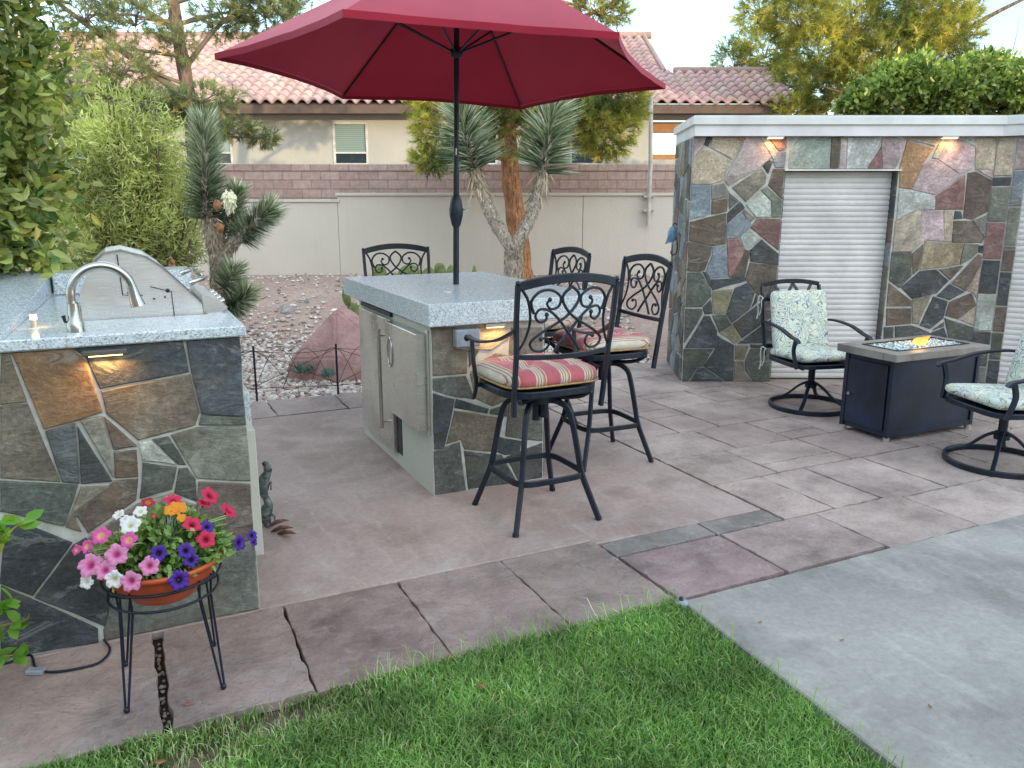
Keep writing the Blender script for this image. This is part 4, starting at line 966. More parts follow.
tD = """o:158,92 250,118 320,135 250,230 182,380 112,372 112,262 82,250|t:118,70 335,70 352,100 325,127 160,88|w:350,102 380,70 407,85 337,200 306,197|p:407,85 440,72 560,130 562,180 540,262 470,292 340,202|w:445,69 562,69 560,128|t:562,69 690,69 690,264 562,264 562,180|p:303,200 337,205 467,287 497,295 322,414 183,380 250,238|w:112,375 180,383 327,418 322,500 213,503 95,562|m:328,417 502,298 492,500 325,500
t:92,567 213,505 240,505 237,702 188,748 72,748|p:240,505 374,505 377,687 270,680 235,702|t:376,505 440,505 432,560 422,692 378,687|d:440,507 477,510 487,552 434,557|r:518,283 565,273 664,325 644,512 547,560 490,552|p:573,266 690,262 672,318|g:543,565 640,527 627,667|r:433,566 542,566 617,670 602,697 423,695"""
tE = """y:265,-25 492,-10 467,117 233,147|g:495,-10 582,-7 577,43 540,77 470,117|d:583,3 612,3 608,47 580,45|r:188,50 257,-7 227,150 193,178|k:70,42 184,42 187,182 115,254 52,210|d:122,250 235,153 332,143 407,210 332,287 190,320|r:343,145 494,120 412,207|r:580,53 607,63 602,112 507,272 418,225|t:602,128 588,260 572,322 545,280 513,270|d:410,229 502,275 410,327 333,302|r:50,222 182,325 187,362 38,362|r:36,373 184,373 182,463 33,477
h:188,325 302,293 227,467 188,462|d:315,303 402,330 372,432 295,497 233,475|r:408,335 542,280 574,357 460,437 383,415|t:574,363 562,477 468,440|k:378,430 557,485 547,600 418,600|k:377,453 377,482 308,502|d:303,515 377,487 415,600 303,600|d:88,480 185,474 230,488 302,520 300,600 170,600 88,552|d:23,485 80,483 78,557 20,557|d:20,563 130,568 168,602 160,765 12,765|k:175,605 550,605 545,765 168,765"""
cs = traced(tA, 670, 125, 5.908, pj, .004, dx0 - .004, .004, SZ) + traced(tB, 670, 255, 5.908, pj, .004, dx0 - .004, .004, SZ) + traced(tC, 780, 125, 5.908, pj, .004, Wd - .004, dz1 + .004, SZ) + traced(tD, 880, 125, 5.908, pj, dx1 + .004, Wd - .003, .004, SZ) + traced(tE, 880, 245, 5.908, pj, dx1 + .004, Wd - .003, .004, SZ)
# stones of the lintel that reach over the door keep their own height
b = MB(); clad(b, [c_ for c_ in cs], lambda x, y, h: (x, -h, y), 3, .009)
# left side, deep reveals
ls = rand_seeds(0, DD, 0, SZ, .17, ['d', 'k', 'r', 'h', 'g', 'b'], 12); clad(b, cells(ls, [(0, DD, .004, SZ)], .012), lambda x, y, h: (-h + .05 * x, x, y), 4, .010)
for k in range(9): z = .004 + k * .206; slab_piece(b, [(0.004, z), (.12, z), (.12, z + .196), (.004, z + .196)], -.002, .010, .003, SC['rdkghbrdk'[k]], .05, .003, k, lambda x, y, h: (dx1 - h, x + .002, y))
for k in range(9): z = .004 + k * .206; slab_piece(b, [(0.004, z), (.12, z), (.12, z + .196), (.004, z + .196)], -.002, .010, .003, SC['rdkghbrdk'[k]], .05, .003, k, lambda x, y, h: (dx0 + h, x + .002, y))
# column on the angled face
cz = [(0, .15, 'g'), (.15, .33, 'k'), (.33, .47, 'd'), (.47, .80, 'w'), (.80, 1.10, 'd'), (1.10, 1.42, 'm'), (1.42, 1.72, 'g'), (1.72, 1.80, 'd'), (1.80, SZ, 't')]
for z0, z1, c in cz: slab_piece(b, [(.006, z0 + .007), (cw * .58, z0 + .007), (cw * .58, z1 - .007), (.006, z1 - .007)], -.002, .012, .004, SC[c], .05, .004, z0 * 9, lambda x, y, h: tuple(p0 + fd * x + fn * h + Vector((0, 0, y))))
cz = [(0, .22, 'd'), (.22, .47, 'k'), (.47, .70, 'r'), (.70, 1.0, 'd'), (1.0, 1.22, 'r'), (1.22, 1.55, 'g'), (1.55, 1.85, 'b'), (1.85, SZ, 'p')]
for z0, z1, c in cz: slab_piece(b, [(cw * .58 + .012, z0 + .007), (cw - .004, z0 + .007), (cw - .004, z1 - .007), (cw * .58 + .012, z1 - .007)], -.002, .012, .004, SC[c], .05, .004, z0 * 7, lambda x, y, h: tuple(p0 + fd * x + fn * h + Vector((0, 0, y))))
for k in range(10): slab_piece(b, [(cw + .01 + k * .21, 1.865), (cw + .2 + k * .21, 1.865), (cw + .2 + k * .21, SZ), (cw + .01 + k * .21, SZ)], -.002, .012, .004, SC['ptwrgotpmb'[k]], .05, .004, k, lambda x, y, h: tuple(p0 + fd * x + fn * h + Vector((0, 0, y))))
b.build('stone_cladding', M['slate'], sh)
M['shutter'] = m_simple('shutter_white', (.64, .62, .60), .5, nscale=3, var=.12, bump=.05)
def shutter(name, org, d, nrm, wdt, hgt):
    b = MB(); n_ = int(hgt / .048); 
    for k in range(n_):
        z0 = k * hgt / n_; z1 = z0 + hgt / n_
        q = [(0, z0), (.007, z0 + .006), (.011, (z0 + z1) / 2), (.007, z1 - .006), (0, z1)]
        vs = [];
        for e_ in (0, wdt):
            for (hh, z) in q: vs.append(org + d * e_ + nrm * hh + Vector((0, 0, z)))
        b.add(vs, [(i, i + 1, 5 + i + 1, 5 + i) for i in range(4)], False)
    return b.build(name, M['shutter'], sh, fix=False)
shutter('roller_shutter', Vector((dx0 + .012, .10, .012)), Vector((1, 0, 0)), Vector((0, -1, 0)), dx1 - dx0 - .024, dz1 - .02)
shutter('roller_shutter', pc + bk_ * .12 + fd * .002 + Vector((0, 0, .01)), fd, fn, .99, 1.84)
M['white'] = m_simple('roof_trim_white', (.70, .70, .68), .45, nscale=4, var=.1, bump=.05)
b = MB(); b.bar((dx0 - .004, -.004, dz1 + .002), (dx1 + .02, -.004, dz1 + .002), .03, .012); b.build('shutter_lintel', M['white'], sh)
# roof: slab with stepped fascia
b = MB(); ov = .07
q0 = Vector((.0, -ov, 0)); q1 = Vector((Wd + .005, -ov, 0)) ; q2 = q1 + fd * 2.5; q3 = q2 - fn * 1.3; q4 = Vector((.05, .98, 0))
def grow(d):
    return [q0 + Vector((-d, -d, 0)), q1 + Vector((d * .25, -d, 0)), q2 + fn * d, q3 + Vector((d, d, 0)), q1 + Vector((.45, 1.05 + d, 0)), q4 + Vector((-d, d, 0))]
quadprism(b, grow(0), SZ + .004, SZ + .095); quadprism(b, grow(.022), SZ + .0955, SZ + .155); quadprism(b, grow(.012), SZ + .1555, SZ + .168)
rf = b.build('roof', M['white'], sh)
M['roofgrit'] = m_simple('roof_grit', (.16, .15, .13), .95, nscale=10, var=.4, bump=1, bscale=40, bd=.02)
b = MB(); quadprism(b, grow(-.03), SZ + .1685, SZ + .176); b.build('roof_surface', M['roofgrit'], rf)
for xx in (2.22, 3.69):   # recessed eave lamps
    xx -= SX0; b = MB(); b.box(xx - .07, xx + .07, -.065, -.02, SZ - .012, SZ + .003, .002); e_ = b.build('eave_lamp', M['white'], sh)
    b = MB(); b.box(xx - .06, xx + .06, -.06, -.025, SZ - .0155, SZ - .0125); b.build('diffuser', M['warm'], e_); lamp('light', e_, (xx, -.05, SZ - .02), .9, .12, (R(-20), 0, 0), .03)
e_ = None
# blue bird ornament hanging on a hook at the shed's left corner
M['blue'] = m_simple('sky_blue_glaze', (.20, .36, .52), .35, nscale=30, var=.3)
ob = empty('hanging_ornament', (1.50, 7.5, 1.28), 0, 'small sky blue ornament hung on a curled hook at the shed corner', 'ornament')
b = MB(); b.ell((-.02, 0, .02), (.045, .03, .075), 12, 8); b.prism([(-.055, .02), (-.085, -.07), (-.02, -.05)], -.01, .01, 'y'); b.build('blue_shell', M['blue'], ob)
b = MB(); b.tube(catmull([(.02, 0, .1), (0, 0, .12), (-.02, 0, .09), (.02, 0, -.02), (.03, 0, -.12), (0, 0, -.17), (-.03, 0, -.15), (-.015, 0, -.12)], 4), .005, 6); b.build('hook', M['black'], ob)

# ------------------------------------------------------------------ walls at the back
def add_label(o, l, c): return tag(o, l, c)
gw = empty('garden_wall', (0, 12.5, .5), 0, 'smooth tan stucco garden wall with a thin cap behind the gravel', 'wall')
b = MB(); b.box(-14, -2.665, 0, .2, -.6, 1.09); b.box(-2.66, 1.08, .004, .2, -.6, 1.185); b.box(1.088, 9, .004, .2, -.6, 1.185); b.build('wall_panel', M['stucco'], gw)
b = MB(); b.box(-14, -2.63, -.03, .24, 1.092, 1.135, .004); b.box(-2.68, 9, -.03, .24, 1.187, 1.23, .004); b.build('wall_cap', M['stucco'], gw)
def make_block():
    m, nt, b, o = mat('split_block'); h = N(nt); tc = h.n('ShaderNodeTexCoord'); mp = h.n('ShaderNodeMapping'); mp.inputs['Rotation'].default_value = (R(90), 0, 0); h.L(tc.outputs['Object'], mp.inputs[0])
    br = h.n('ShaderNodeTexBrick'); br.inputs['Scale'].default_value = 1; br.inputs['Brick Width'].default_value = .30; br.inputs['Row Height'].default_value = .138; br.inputs['Mortar Size'].default_value = .006; br.inputs['Bias'].default_value = 0
    br.inputs['Color1'].default_value = (.42, .275, .235, 1); br.inputs['Color2'].default_value = (.50, .345, .30, 1); br.inputs['Mortar'].default_value = (.27, .21, .195, 1)
    h.L(mp.outputs[0], br.inputs[0]); n = h.noise(h.co(), 12, 6, .7)
    h.L(h.mix(.6, br.outputs['Color'], h.ramp(n, [(.3, .65), (.7, 1.3)]), 'MULTIPLY'), b.inputs['Base Color']); b.inputs['Roughness'].default_value = .95
    bp = h.bump(h.math('SUBTRACT', 1., br.outputs['Fac']), .8, .015); h.L(h.bump(n, .5, .02, bp), b.inputs['Normal']); return m
M['block'] = make_block()
bw = empty('block_wall', (0, 12.95, 0), 0, 'pinkish concrete block wall rising behind the stucco garden wall', 'wall')
b = MB(); b.box(-14, 9, 0, .2, 0, 2.06); b.build('block_courses', M['block'], bw)
b = MB(); b.box(-14, 9, -.012, .212, 2.062, 2.17, .006); b.build('block_cap', M['block'], bw)
pp = empty('drain_pipe', (2.045, 12.42, 0), 0, 'thin white vertical pipe fixed in front of the garden wall beside the shed', 'pipe')
b = MB(); b.tube([(.03, 0, 1.25), (.03, 0, 2.2), (-.0, 0, 3.12)], .032, 12); b.build('pipe', m_simple('pipe_cream', (.5, .47, .42), .6), pp)
b = MB(); b.box(-.05, .11, -.01, .08, 1.45, 1.48); b.box(-.05, .11, -.01, .08, 1.66, 1.69); b.build('pipe_strap', M['steel'], pp)

# ------------------------------------------------------------------ neighbour house
nh = empty('tiled_roof_house', (0, 19, .56), 0, 'single storey beige stucco house with pink barrel tile roof beyond the block wall', 'house')
zz0 = -.56
def tile_roof(x0, x1, y_e, z_e, y_r, slope, tw=.262, course=.36, seed=1, left_rake=0, right_rake=0):
    L_ = math.hypot(y_r - y_e, (y_r - y_e) * slope); ncs = int(L_ / course); cy = 1 / math.hypot(1, slope); sy = slope * cy
    nt_ = int((x1 - x0) / tw); spt = 8; rs = np.random.RandomState(seed); Vv = []; Fc = []; Cc = []; off = 0
    prof = [0.0, .030, .052, .058, .052, .030, .0, -.012]
    for k in range(ncs):
        s0 = k * course; s1 = s0 + course * 1.06
        tc = rs.uniform(0, 1, nt_); m3 = 1.35
        for t_ in range(nt_):
            base = [(.38, .25, .225), (.41, .27, .245), (.36, .23, .21), (.42, .285, .26), (.39, .25, .225), (.37, .24, .22)][int(tc[t_] * 5.99)]; base = tuple(min(.8, q * m3 * rs.uniform(.93, 1.07)) for q in base)
            xs_ = [x0 + (t_ + i / spt) * tw for i in range(spt + 1)]; pz = [prof[i % spt] for i in range(spt + 1)]
            rows_ = []
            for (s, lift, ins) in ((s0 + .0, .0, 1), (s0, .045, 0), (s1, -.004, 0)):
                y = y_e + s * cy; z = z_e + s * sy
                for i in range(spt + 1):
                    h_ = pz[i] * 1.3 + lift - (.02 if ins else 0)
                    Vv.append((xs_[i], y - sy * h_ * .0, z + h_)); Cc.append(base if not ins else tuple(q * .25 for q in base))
            for r_ in range(2):
                for i in range(spt):
                    a = off + r_ * (spt + 1) + i; Fc.append((a, a + 1, a + spt + 2, a + spt + 1))
            off += 3 * (spt + 1)
    return np.array(Vv), np.array(Fc), np.array(Cc)
mt_, nt, b_, o_ = mat('clay_tile'); h = N(nt); h.L(h.mix(.5, h.attr(), h.ramp(h.noise(h.co(), 9, 5), [(.3, .6), (.7, 1.4)]), 'MULTIPLY'), b_.inputs['Base Color']); b_.inputs['Roughness'].default_value = .85
M['tile'] = mt_
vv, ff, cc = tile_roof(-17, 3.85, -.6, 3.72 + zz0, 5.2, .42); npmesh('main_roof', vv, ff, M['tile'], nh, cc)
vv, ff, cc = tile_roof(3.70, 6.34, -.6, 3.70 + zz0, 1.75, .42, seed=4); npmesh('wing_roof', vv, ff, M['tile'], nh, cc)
b = MB()
def ridge_z(y): return 3.72 + zz0 + (y + .6) * .42
for x in np.arange(-17, 3.8, .38): b.tube([(x, 5.15, ridge_z(5.2) + .02), (x + .40, 5.15, ridge_z(5.2) + .035)], .1, 10, col=(.36, .24, .21))
for x in np.arange(3.95, 6.2, .38): b.tube([(x, 1.75, ridge_z(1.75) + .02), (min(x + .40, 6.27), 1.75, ridge_z(1.75) + .035)], .09, 10, col=(.36, .24, .21))
for y in np.arange(1.75, 5.1, .36): b.tube([(3.72, y, ridge_z(y) + .02), (3.72, y + .4, ridge_z(y + .4) + .03)], .06, 10, col=(.4, .28, .24))
for y in np.arange(-.6, 1.5, .36): b.tube([(6.25, y, ridge_z(y) + .0), (6.25, y + .4, ridge_z(y + .4) + .01)], .05, 10, col=(.36, .24, .21))
b.build('ridge_tile', M['tile'], nh)
b = MB()
for (xa, xb, ye, yr) in ((-17, 3.69, -.57, 5.2), (3.70, 6.30, -.57, 1.78)):
    za, zb_2 = ridge_z(ye) - .035, ridge_z(yr) - .035; b.add([(xa, ye, za), (xb, ye, za), (xb, yr, zb_2), (xa, yr, zb_2), (xa, yr + (5 if xa < 0 else 1.6), zb_2 - (2 if xa < 0 else .5)), (xb, yr + (5 if xa < 0 else 1.6), zb_2 - (2 if xa < 0 else .5))], [(0, 1, 2, 3), (3, 2, 5, 4)])
b.build('roof_deck', m_simple('roof_felt', (.12, .08, .07), .9), nh)
M['fascia'] = m_simple('brown_fascia', (.13, .085, .065), .8)
b = MB(); b.box(-17, 6.2, -.56, -.50, 3.50 + zz0, 3.69 + zz0); b.build('fascia_board', M['fascia'], nh)
b = MB(); b.box(-17, 6.2, -.4995, -.0, 3.52 + zz0, 3.55 + zz0); b.build('soffit', M['fascia'], nh)
wins = [(-7.45, -6.38, 2.42, 3.37), (-4.08, -3.28, 2.42, 3.37), (-1.75, -.33, 2.42, 3.37), (1.32, 2.13, 2.42, 3.37)]
b = MB(); segs = []; x = -17
for (a, c, z0, z1) in wins: segs.append((x, a)); b.box(a, c, 0, .2, 0, z0 + zz0); b.box(a, c, 0, .2, z1 + zz0, 3.52 + zz0); x = c
segs.append((x, 3.15))
for a, c in segs: b.box(a, c, 0, .2, 0, 3.52 + zz0)
b.box(3.15, 6.0, 0, .2, 3.42 + zz0, 3.52 + zz0); b.box(4.9, 6.0, 0, .2, 0, 3.42 + zz0); b.box(3.15, 4.9, .0, .2, 0, 2.55 + zz0)
b.box(-17, -16.8, .2, 9, 0, 3.5 + zz0); b.box(5.8, 6.0, .2, 3.0, 0, 3.5 + zz0)
b.build('wall', M['house'], nh)
def make_pane():
    m, nt, b, o = mat('window_pane'); h = N(nt); c = h.co(); sp = h.n('ShaderNodeSeparateXYZ'); h.L(c, sp.inputs[0])
    bl = h.ramp(h.math('FRACT', h.math('MULTIPLY', sp.outputs[2], 24)), [(0, (.20, .27, .25)), (.7, (.30, .38, .35)), (.85, (.13, .17, .16))])
    h.L(bl, b.inputs['Base Color']); b.inputs['Roughness'].default_value = .06; b.inputs['Coat Weight'].default_value = 1; b.inputs['Coat Roughness'].default_value = .02
    h.L(h.bump(h.noise(c, 2.5, 3, .6, 1), .08, .05), b.inputs['Coat Normal']); return m
M['pane'] = make_pane(); M['trim'] = m_simple('window_trim', (.58, .57, .53), .6, bump=0)
M['darkpane'] = m_simple('dark_glass', (.03, .045, .055), .08, bump=0)
for (a, c, z0, z1) in wins:
    z0 += zz0; z1 += zz0; b = MB()
    b.box(a + .001, a + .05, -.02, .05, z0, z1); b.box(c - .05, c - .001, -.02, .05, z0, z1); b.box(a + .05, c - .05, -.02, .05, z1 - .05, z1 - .001); b.box(a + .05, c - .05, -.02, .05, z0 + .001, z0 + .05); b.box(a + .05, c - .05, -.015, .045, z0 + .26, z0 + .30)
    wf = b.build('window', M['trim'], nh); b = MB(); b.box(a + .051, c - .051, .02, .03, z0 + .301, z1 - .051); b.build('pane', M['pane'], wf); b = MB(); b.box(a + .051, c - .051, .02, .03, z0 + .051, z0 + .259); b.build('lower_pane', M['darkpane'], wf)
# covered porch seen through the opening

b = MB(); b.box(3.2, 4.88, .3, .5, 3.17 + zz0, 3.40 + zz0); b.box(3.2, 4.88, .25, .45, 2.555 + zz0, 2.68 + zz0); b.build('porch_beam', m_simple('orange_beam', (.42, .21, .09), .8), nh)

# owner's house, unseen, added and sized to keep the low sun off the yard
oh = empty('shade_caster_house', (0, -13, 0), 0, 'tall beige two storey house added unseen behind the camera to shade the patio', 'house')
b = MB(); b.box(-16, 34, -9, 0, 0, 6.6); b.build('wall', M['house'], oh)
b = MB(); b.prism([(-9.6, 6.65), (.7, 6.65), (-4.5, 8.2)], -16.5, 34.5, 'x'); b.build('roof', M['tile'], oh)
for x in range(-13, 33, 4):
    for z in (1.0, 4.0):
        b = MB(); b.box(x, x + 1.6, .002, .05, z, z + 1.4); wf = b.build('window', M['trim'], oh); b = MB(); b.box(x + .08, x + 1.52, .051, .06, z + .08, z + 1.32); b.build('pane', M['darkpane'], wf)

# ------------------------------------------------------------------ foliage tools
def leaves(name, pos, dirs, L_, W_, mat_, parent=None, seed=0, fold=.25, shade=None, rnd=None, nrm=None, droop=0.0, wide=.45):
    """folded pointed leaves: pos (n,3) base, dirs (n,3) unit, length and width arrays"""
    n = len(pos); rs = np.random.RandomState(seed)
    dirs = dirs / np.linalg.norm(dirs, axis=1, keepdims=True)
    r = rs.normal(size=(n, 3)) if nrm is None else nrm + .5 * rs.normal(size=(n, 3))
    side = np.cross(dirs, r); side /= np.linalg.norm(side, axis=1, keepdims=True) + 1e-9; up = np.cross(side, dirs)
    L_ = np.broadcast_to(L_, n)[:, None]; W_ = np.broadcast_to(W_, n)[:, None]
    dr = np.zeros((n, 3)); dr[:, 2] = -droop
    P = np.zeros((n, 8, 3)); P[:, 0] = pos; P[:, 7] = pos + dirs * L_ + dr * L_
    a1, a2 = .28, .66
    for j, (q, k, wd_) in enumerate(((a1, .15, .46), (a2, .45, .42))):
        m = pos + dirs * L_ * q + dr * L_ * k; P[:, 1 + 3 * j] = m + side * W_ * wd_ + up * W_ * fold; P[:, 2 + 3 * j] = m; P[:, 3 + 3 * j] = m - side * W_ * wd_ + up * W_ * fold
    b = np.arange(n)[:, None] * 8
    T = np.concatenate([b + q for q in ([0, 2, 1], [0, 3, 2], [1, 2, 4], [2, 5, 4], [2, 3, 5], [3, 6, 5], [4, 5, 7], [5, 6, 7])])
    col = np.zeros((n, 8, 3)); col[..., 0] = (rs.rand(n) if rnd is None else rnd)[:, None]; col[..., 1] = (np.ones(n) if shade is None else shade)[:, None]
    return npmesh(name, P.reshape(-1, 3), T, mat_, parent, col.reshape(-1, 3))
def needles(name, pos, dirs, L_, W_, mat_, parent=None, seed=0, rnd=None, shade=None):
    n = len(pos); rs = np.random.RandomState(seed); dirs = dirs / (np.linalg.norm(dirs, axis=1, keepdims=True) + 1e-9)
    side = np.cross(dirs, rs.normal(size=(n, 3))); side /= np.linalg.norm(side, axis=1, keepdims=True) + 1e-9
    L_ = np.broadcast_to(L_, n)[:, None]; W_ = np.broadcast_to(W_, n)[:, None]
    P = np.stack([pos - side * W_ / 2, pos + side * W_ / 2, pos + dirs * L_], 1); T = np.arange(n * 3).reshape(-1, 3)
    col = np.zeros((n, 3, 3)); col[..., 0] = (rs.rand(n) if rnd is None else rnd)[:, None]; col[..., 1] = (np.ones(n) if shade is None else shade)[:, None]
    return npmesh(name, P.reshape(-1, 3), T, mat_, parent, col.reshape(-1, 3))
def unit(rs, n):
    v = rs.normal(size=(n, 3)); return v / np.linalg.norm(v, axis=1, keepdims=True)
M['pine'] = m_leaf('pine_needle', (.13, .17, .08), (.32, .34, .16), (.60, .42, .16), rough=.6, trans=.3, scale=1.2)
M['pinesunlit'] = m_leaf('sunlit_pine_needle', (.14, .17, .04), (.56, .51, .12), (.72, .52, .14), rough=.6, trans=.35, scale=1.3, alt=((.07, .12, .04), (.26, .30, .10)))  # low sun's gold put into the needle colour, in patches between green
def make_bark(name, c1, c2, sc=9):
    m, nt, b, o = mat(name); h = N(nt); c = h.co(scale=(1, 1, .35)); n = h.noise(c, sc, 7, .65, .6); v = h.vor(c, sc * 2.2)
    h.L(h.mix(.6, h.ramp(n, [(.3, c1), (.7, c2)]), h.ramp(v, [(0, .45), (.4, 1.2)]), 'MULTIPLY'), b.inputs['Base Color']); b.inputs['Roughness'].default_value = .95
    bp = h.bump(v, .9, .04); h.L(h.bump(n, .6, .02, bp), b.inputs['Normal']); return m
M['bark'] = make_bark('pine_bark', (.10, .065, .045), (.24, .17, .13)); M['barksunlit'] = make_bark('sunlit_pine_bark', (.14, .06, .035), (.58, .27, .13), 16)  # second bark, for the centre pine, has the low sun's orange in its colour
M['twig'] = m_simple('grey_twig', (.22, .17, .14), .9)

def pine(name, base, trunk_pts, r0, limbs, blobs, label, bark, leafm, seed, ndl=.09, nw=.004, per=26, tuft=1.0, group='pine trees beyond the garden', dead=0, dens=1.7):
    """trunk polyline, limbs list of polylines, blobs list of (centre, radii, n tufts)"""
    root = empty(name, base, 0, label, 'tree', group); B = Vector(base); rs = np.random.RandomState(seed); r_ = random.Random(seed)
    b = MB(); tp = catmull([Vector(p) - B for p in trunk_pts], 5); n_ = len(tp); b.tube(tp, [r0 * (1 - .55 * i / n_) * (1 + .08 * math.sin(i * 2.3)) for i in range(n_)], 12)
    b.build('trunk', bark, root)
    b = MB()
    for lp, lr in limbs:
        q = catmull([Vector(p) - B for p in lp], 4); m_ = len(q); b.tube(q, [max(.006, lr * (1 - .8 * i / m_)) for i in range(m_)], 6)
        for k in range(dead):
            i = r_.randrange(m_ // 2, m_); d = Vector((r_.uniform(-1, 1), r_.uniform(-1, 1), r_.uniform(-.6, .8))).normalized(); p = q[i]; pts = [p]
            for _ in range(4): d = (d + Vector((r_.uniform(-.4, .4), r_.uniform(-.4, .4), r_.uniform(-.4, .3)))).normalized(); p = p + d * .12; pts.append(p)
            b.tube(pts, [.008, .006, .004, .003, .002], 4)
    P = []; D = []; Rn = []; Sh = []
    for (c, rad, nt_) in blobs:
        nt_ = int(nt_ * dens); c = Vector(c) - B; u_ = unit(rs, nt_); rr_ = rs.uniform(.45, 1., nt_) ** .6; jit = np.array([mnoise.noise(Vector(q * 1.6) + Vector((seed, 0, 0))) for q in u_])
        tp_ = u_ * (rr_ * (1 + .45 * jit))[:, None] * np.array(rad) + np.array(c)
        k0 = min(range(len(tp)), key=lambda q: (tp[q] - c).length + max(0, tp[q].z - c.z) * .8); kk = tp[k0]; md = kk.lerp(c, .5) + Vector((0, 0, .08)); b.tube([kk, md, c], [.035, .022, .012], 5)
        # twigs from the blob centre
        for k in range(0, nt_, max(1, nt_ // 16)):
            q0_ = c + Vector((0, 0, -rad[2] * .3)); q1_ = Vector(tp_[k]); mid = q0_.lerp(q1_, .5) + Vector((0, 0, .06)); b.tube([q0_, mid, q1_], [.012, .008, .003], 4)
        td = u_ + rs.normal(size=(nt_, 3)) * .5 + np.array([0, 0, .25]); td /= np.linalg.norm(td, axis=1, keepdims=True)
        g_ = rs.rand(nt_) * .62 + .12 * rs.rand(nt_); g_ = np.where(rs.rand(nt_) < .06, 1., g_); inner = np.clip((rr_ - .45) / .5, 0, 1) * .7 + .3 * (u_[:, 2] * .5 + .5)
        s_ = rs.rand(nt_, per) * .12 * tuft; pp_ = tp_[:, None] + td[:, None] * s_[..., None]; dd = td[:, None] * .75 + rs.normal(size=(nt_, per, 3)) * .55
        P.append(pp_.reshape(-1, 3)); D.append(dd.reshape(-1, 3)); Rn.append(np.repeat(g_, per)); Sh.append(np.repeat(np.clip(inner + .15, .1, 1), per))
    b.build('branches', M['twig'] if dead else bark, root)
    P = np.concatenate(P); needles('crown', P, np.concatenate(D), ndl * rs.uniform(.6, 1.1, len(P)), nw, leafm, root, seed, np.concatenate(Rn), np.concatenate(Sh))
    return root
def Y(x, y, d): return at_y(x, y, d)
def bl(x, y, d, rx, rz, n, ry=None): 
    """blob centred at that photo direction and distance; radii in metres"""
    return (Y(x, y, d), (rx, ry or rx, rz), n)
# centre pine behind the spiky tree
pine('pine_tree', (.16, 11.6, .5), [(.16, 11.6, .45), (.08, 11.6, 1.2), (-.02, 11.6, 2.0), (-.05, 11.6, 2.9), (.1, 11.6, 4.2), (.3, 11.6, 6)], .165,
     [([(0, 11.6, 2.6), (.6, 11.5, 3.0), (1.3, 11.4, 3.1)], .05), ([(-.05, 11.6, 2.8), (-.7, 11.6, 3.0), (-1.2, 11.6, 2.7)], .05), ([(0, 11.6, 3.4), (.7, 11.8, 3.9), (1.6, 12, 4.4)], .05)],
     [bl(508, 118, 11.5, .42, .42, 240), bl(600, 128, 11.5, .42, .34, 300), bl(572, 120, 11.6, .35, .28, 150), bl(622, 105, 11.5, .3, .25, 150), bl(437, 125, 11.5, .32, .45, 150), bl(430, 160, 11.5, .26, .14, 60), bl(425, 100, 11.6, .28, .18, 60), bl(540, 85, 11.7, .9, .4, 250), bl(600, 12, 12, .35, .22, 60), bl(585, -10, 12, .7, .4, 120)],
     'pine with sunlit gold put into its needles and sunlit orange into its trunk, rising behind the forked spiky tree', M['barksunlit'], M['pinesunlit'], 21, ndl=.11, nw=.008, per=34)
# back left pine
pine('pine_tree', (-5.0, 13.4, .5), [(-5.05, 13.4, .4), (-5.1, 13.4, 2.2), (-5.15, 13.4, 3.4), (-5.25, 13.4, 4.6), (-5.3, 13.4, 7)], .15,
     [([(-5.15, 13.4, 3.2), (-6.2, 13.2, 4.0), (-7.2, 13, 4.8)], .08), ([(-5.2, 13.4, 3.6), (-4.6, 13.3, 4.2), (-4.0, 13.2, 4.6)], .05), ([(-5.1, 13.4, 3.0), (-6.2, 13.3, 3.3), (-7.4, 13.2, 3.2)], .07), ([(-5.1, 13.4, 2.7), (-4.7, 13.2, 2.8), (-4.2, 13.0, 2.6)], .04), ([(-5.2, 13.4, 4.2), (-6, 13.3, 4.7), (-6.6, 13.1, 5.2)], .05)],
     [bl(120, 70, 13, .55, .3, 170), bl(90, 110, 12.8, .75, .4, 330), bl(150, 110, 12.9, .65, .25, 220), bl(85, 15, 13, .5, .3, 110), bl(135, 20, 13.1, .6, .28, 110), bl(65, 50, 13.2, .5, .3, 90), bl(200, 100, 13, .6, .16, 130), bl(235, 130, 12.8, .38, .1, 70), bl(262, 138, 12.7, .22, .07, 40), bl(265, 12, 13.3, .55, .3, 240), bl(225, 18, 13.4, .45, .25, 110), bl(180, 45, 13.1, .3, .2, 50), bl(110, 145, 12.8, .6, .3, 200), bl(110, -20, 13, 1.2, .3, 160), bl(280, -15, 13, .6, .3, 120)],
     'sparse grey green pine with a slim trunk and bare twigs at the upper left', M['bark'], M['pine'], 22, ndl=.11, nw=.009, per=30, dead=16, dens=1.5)
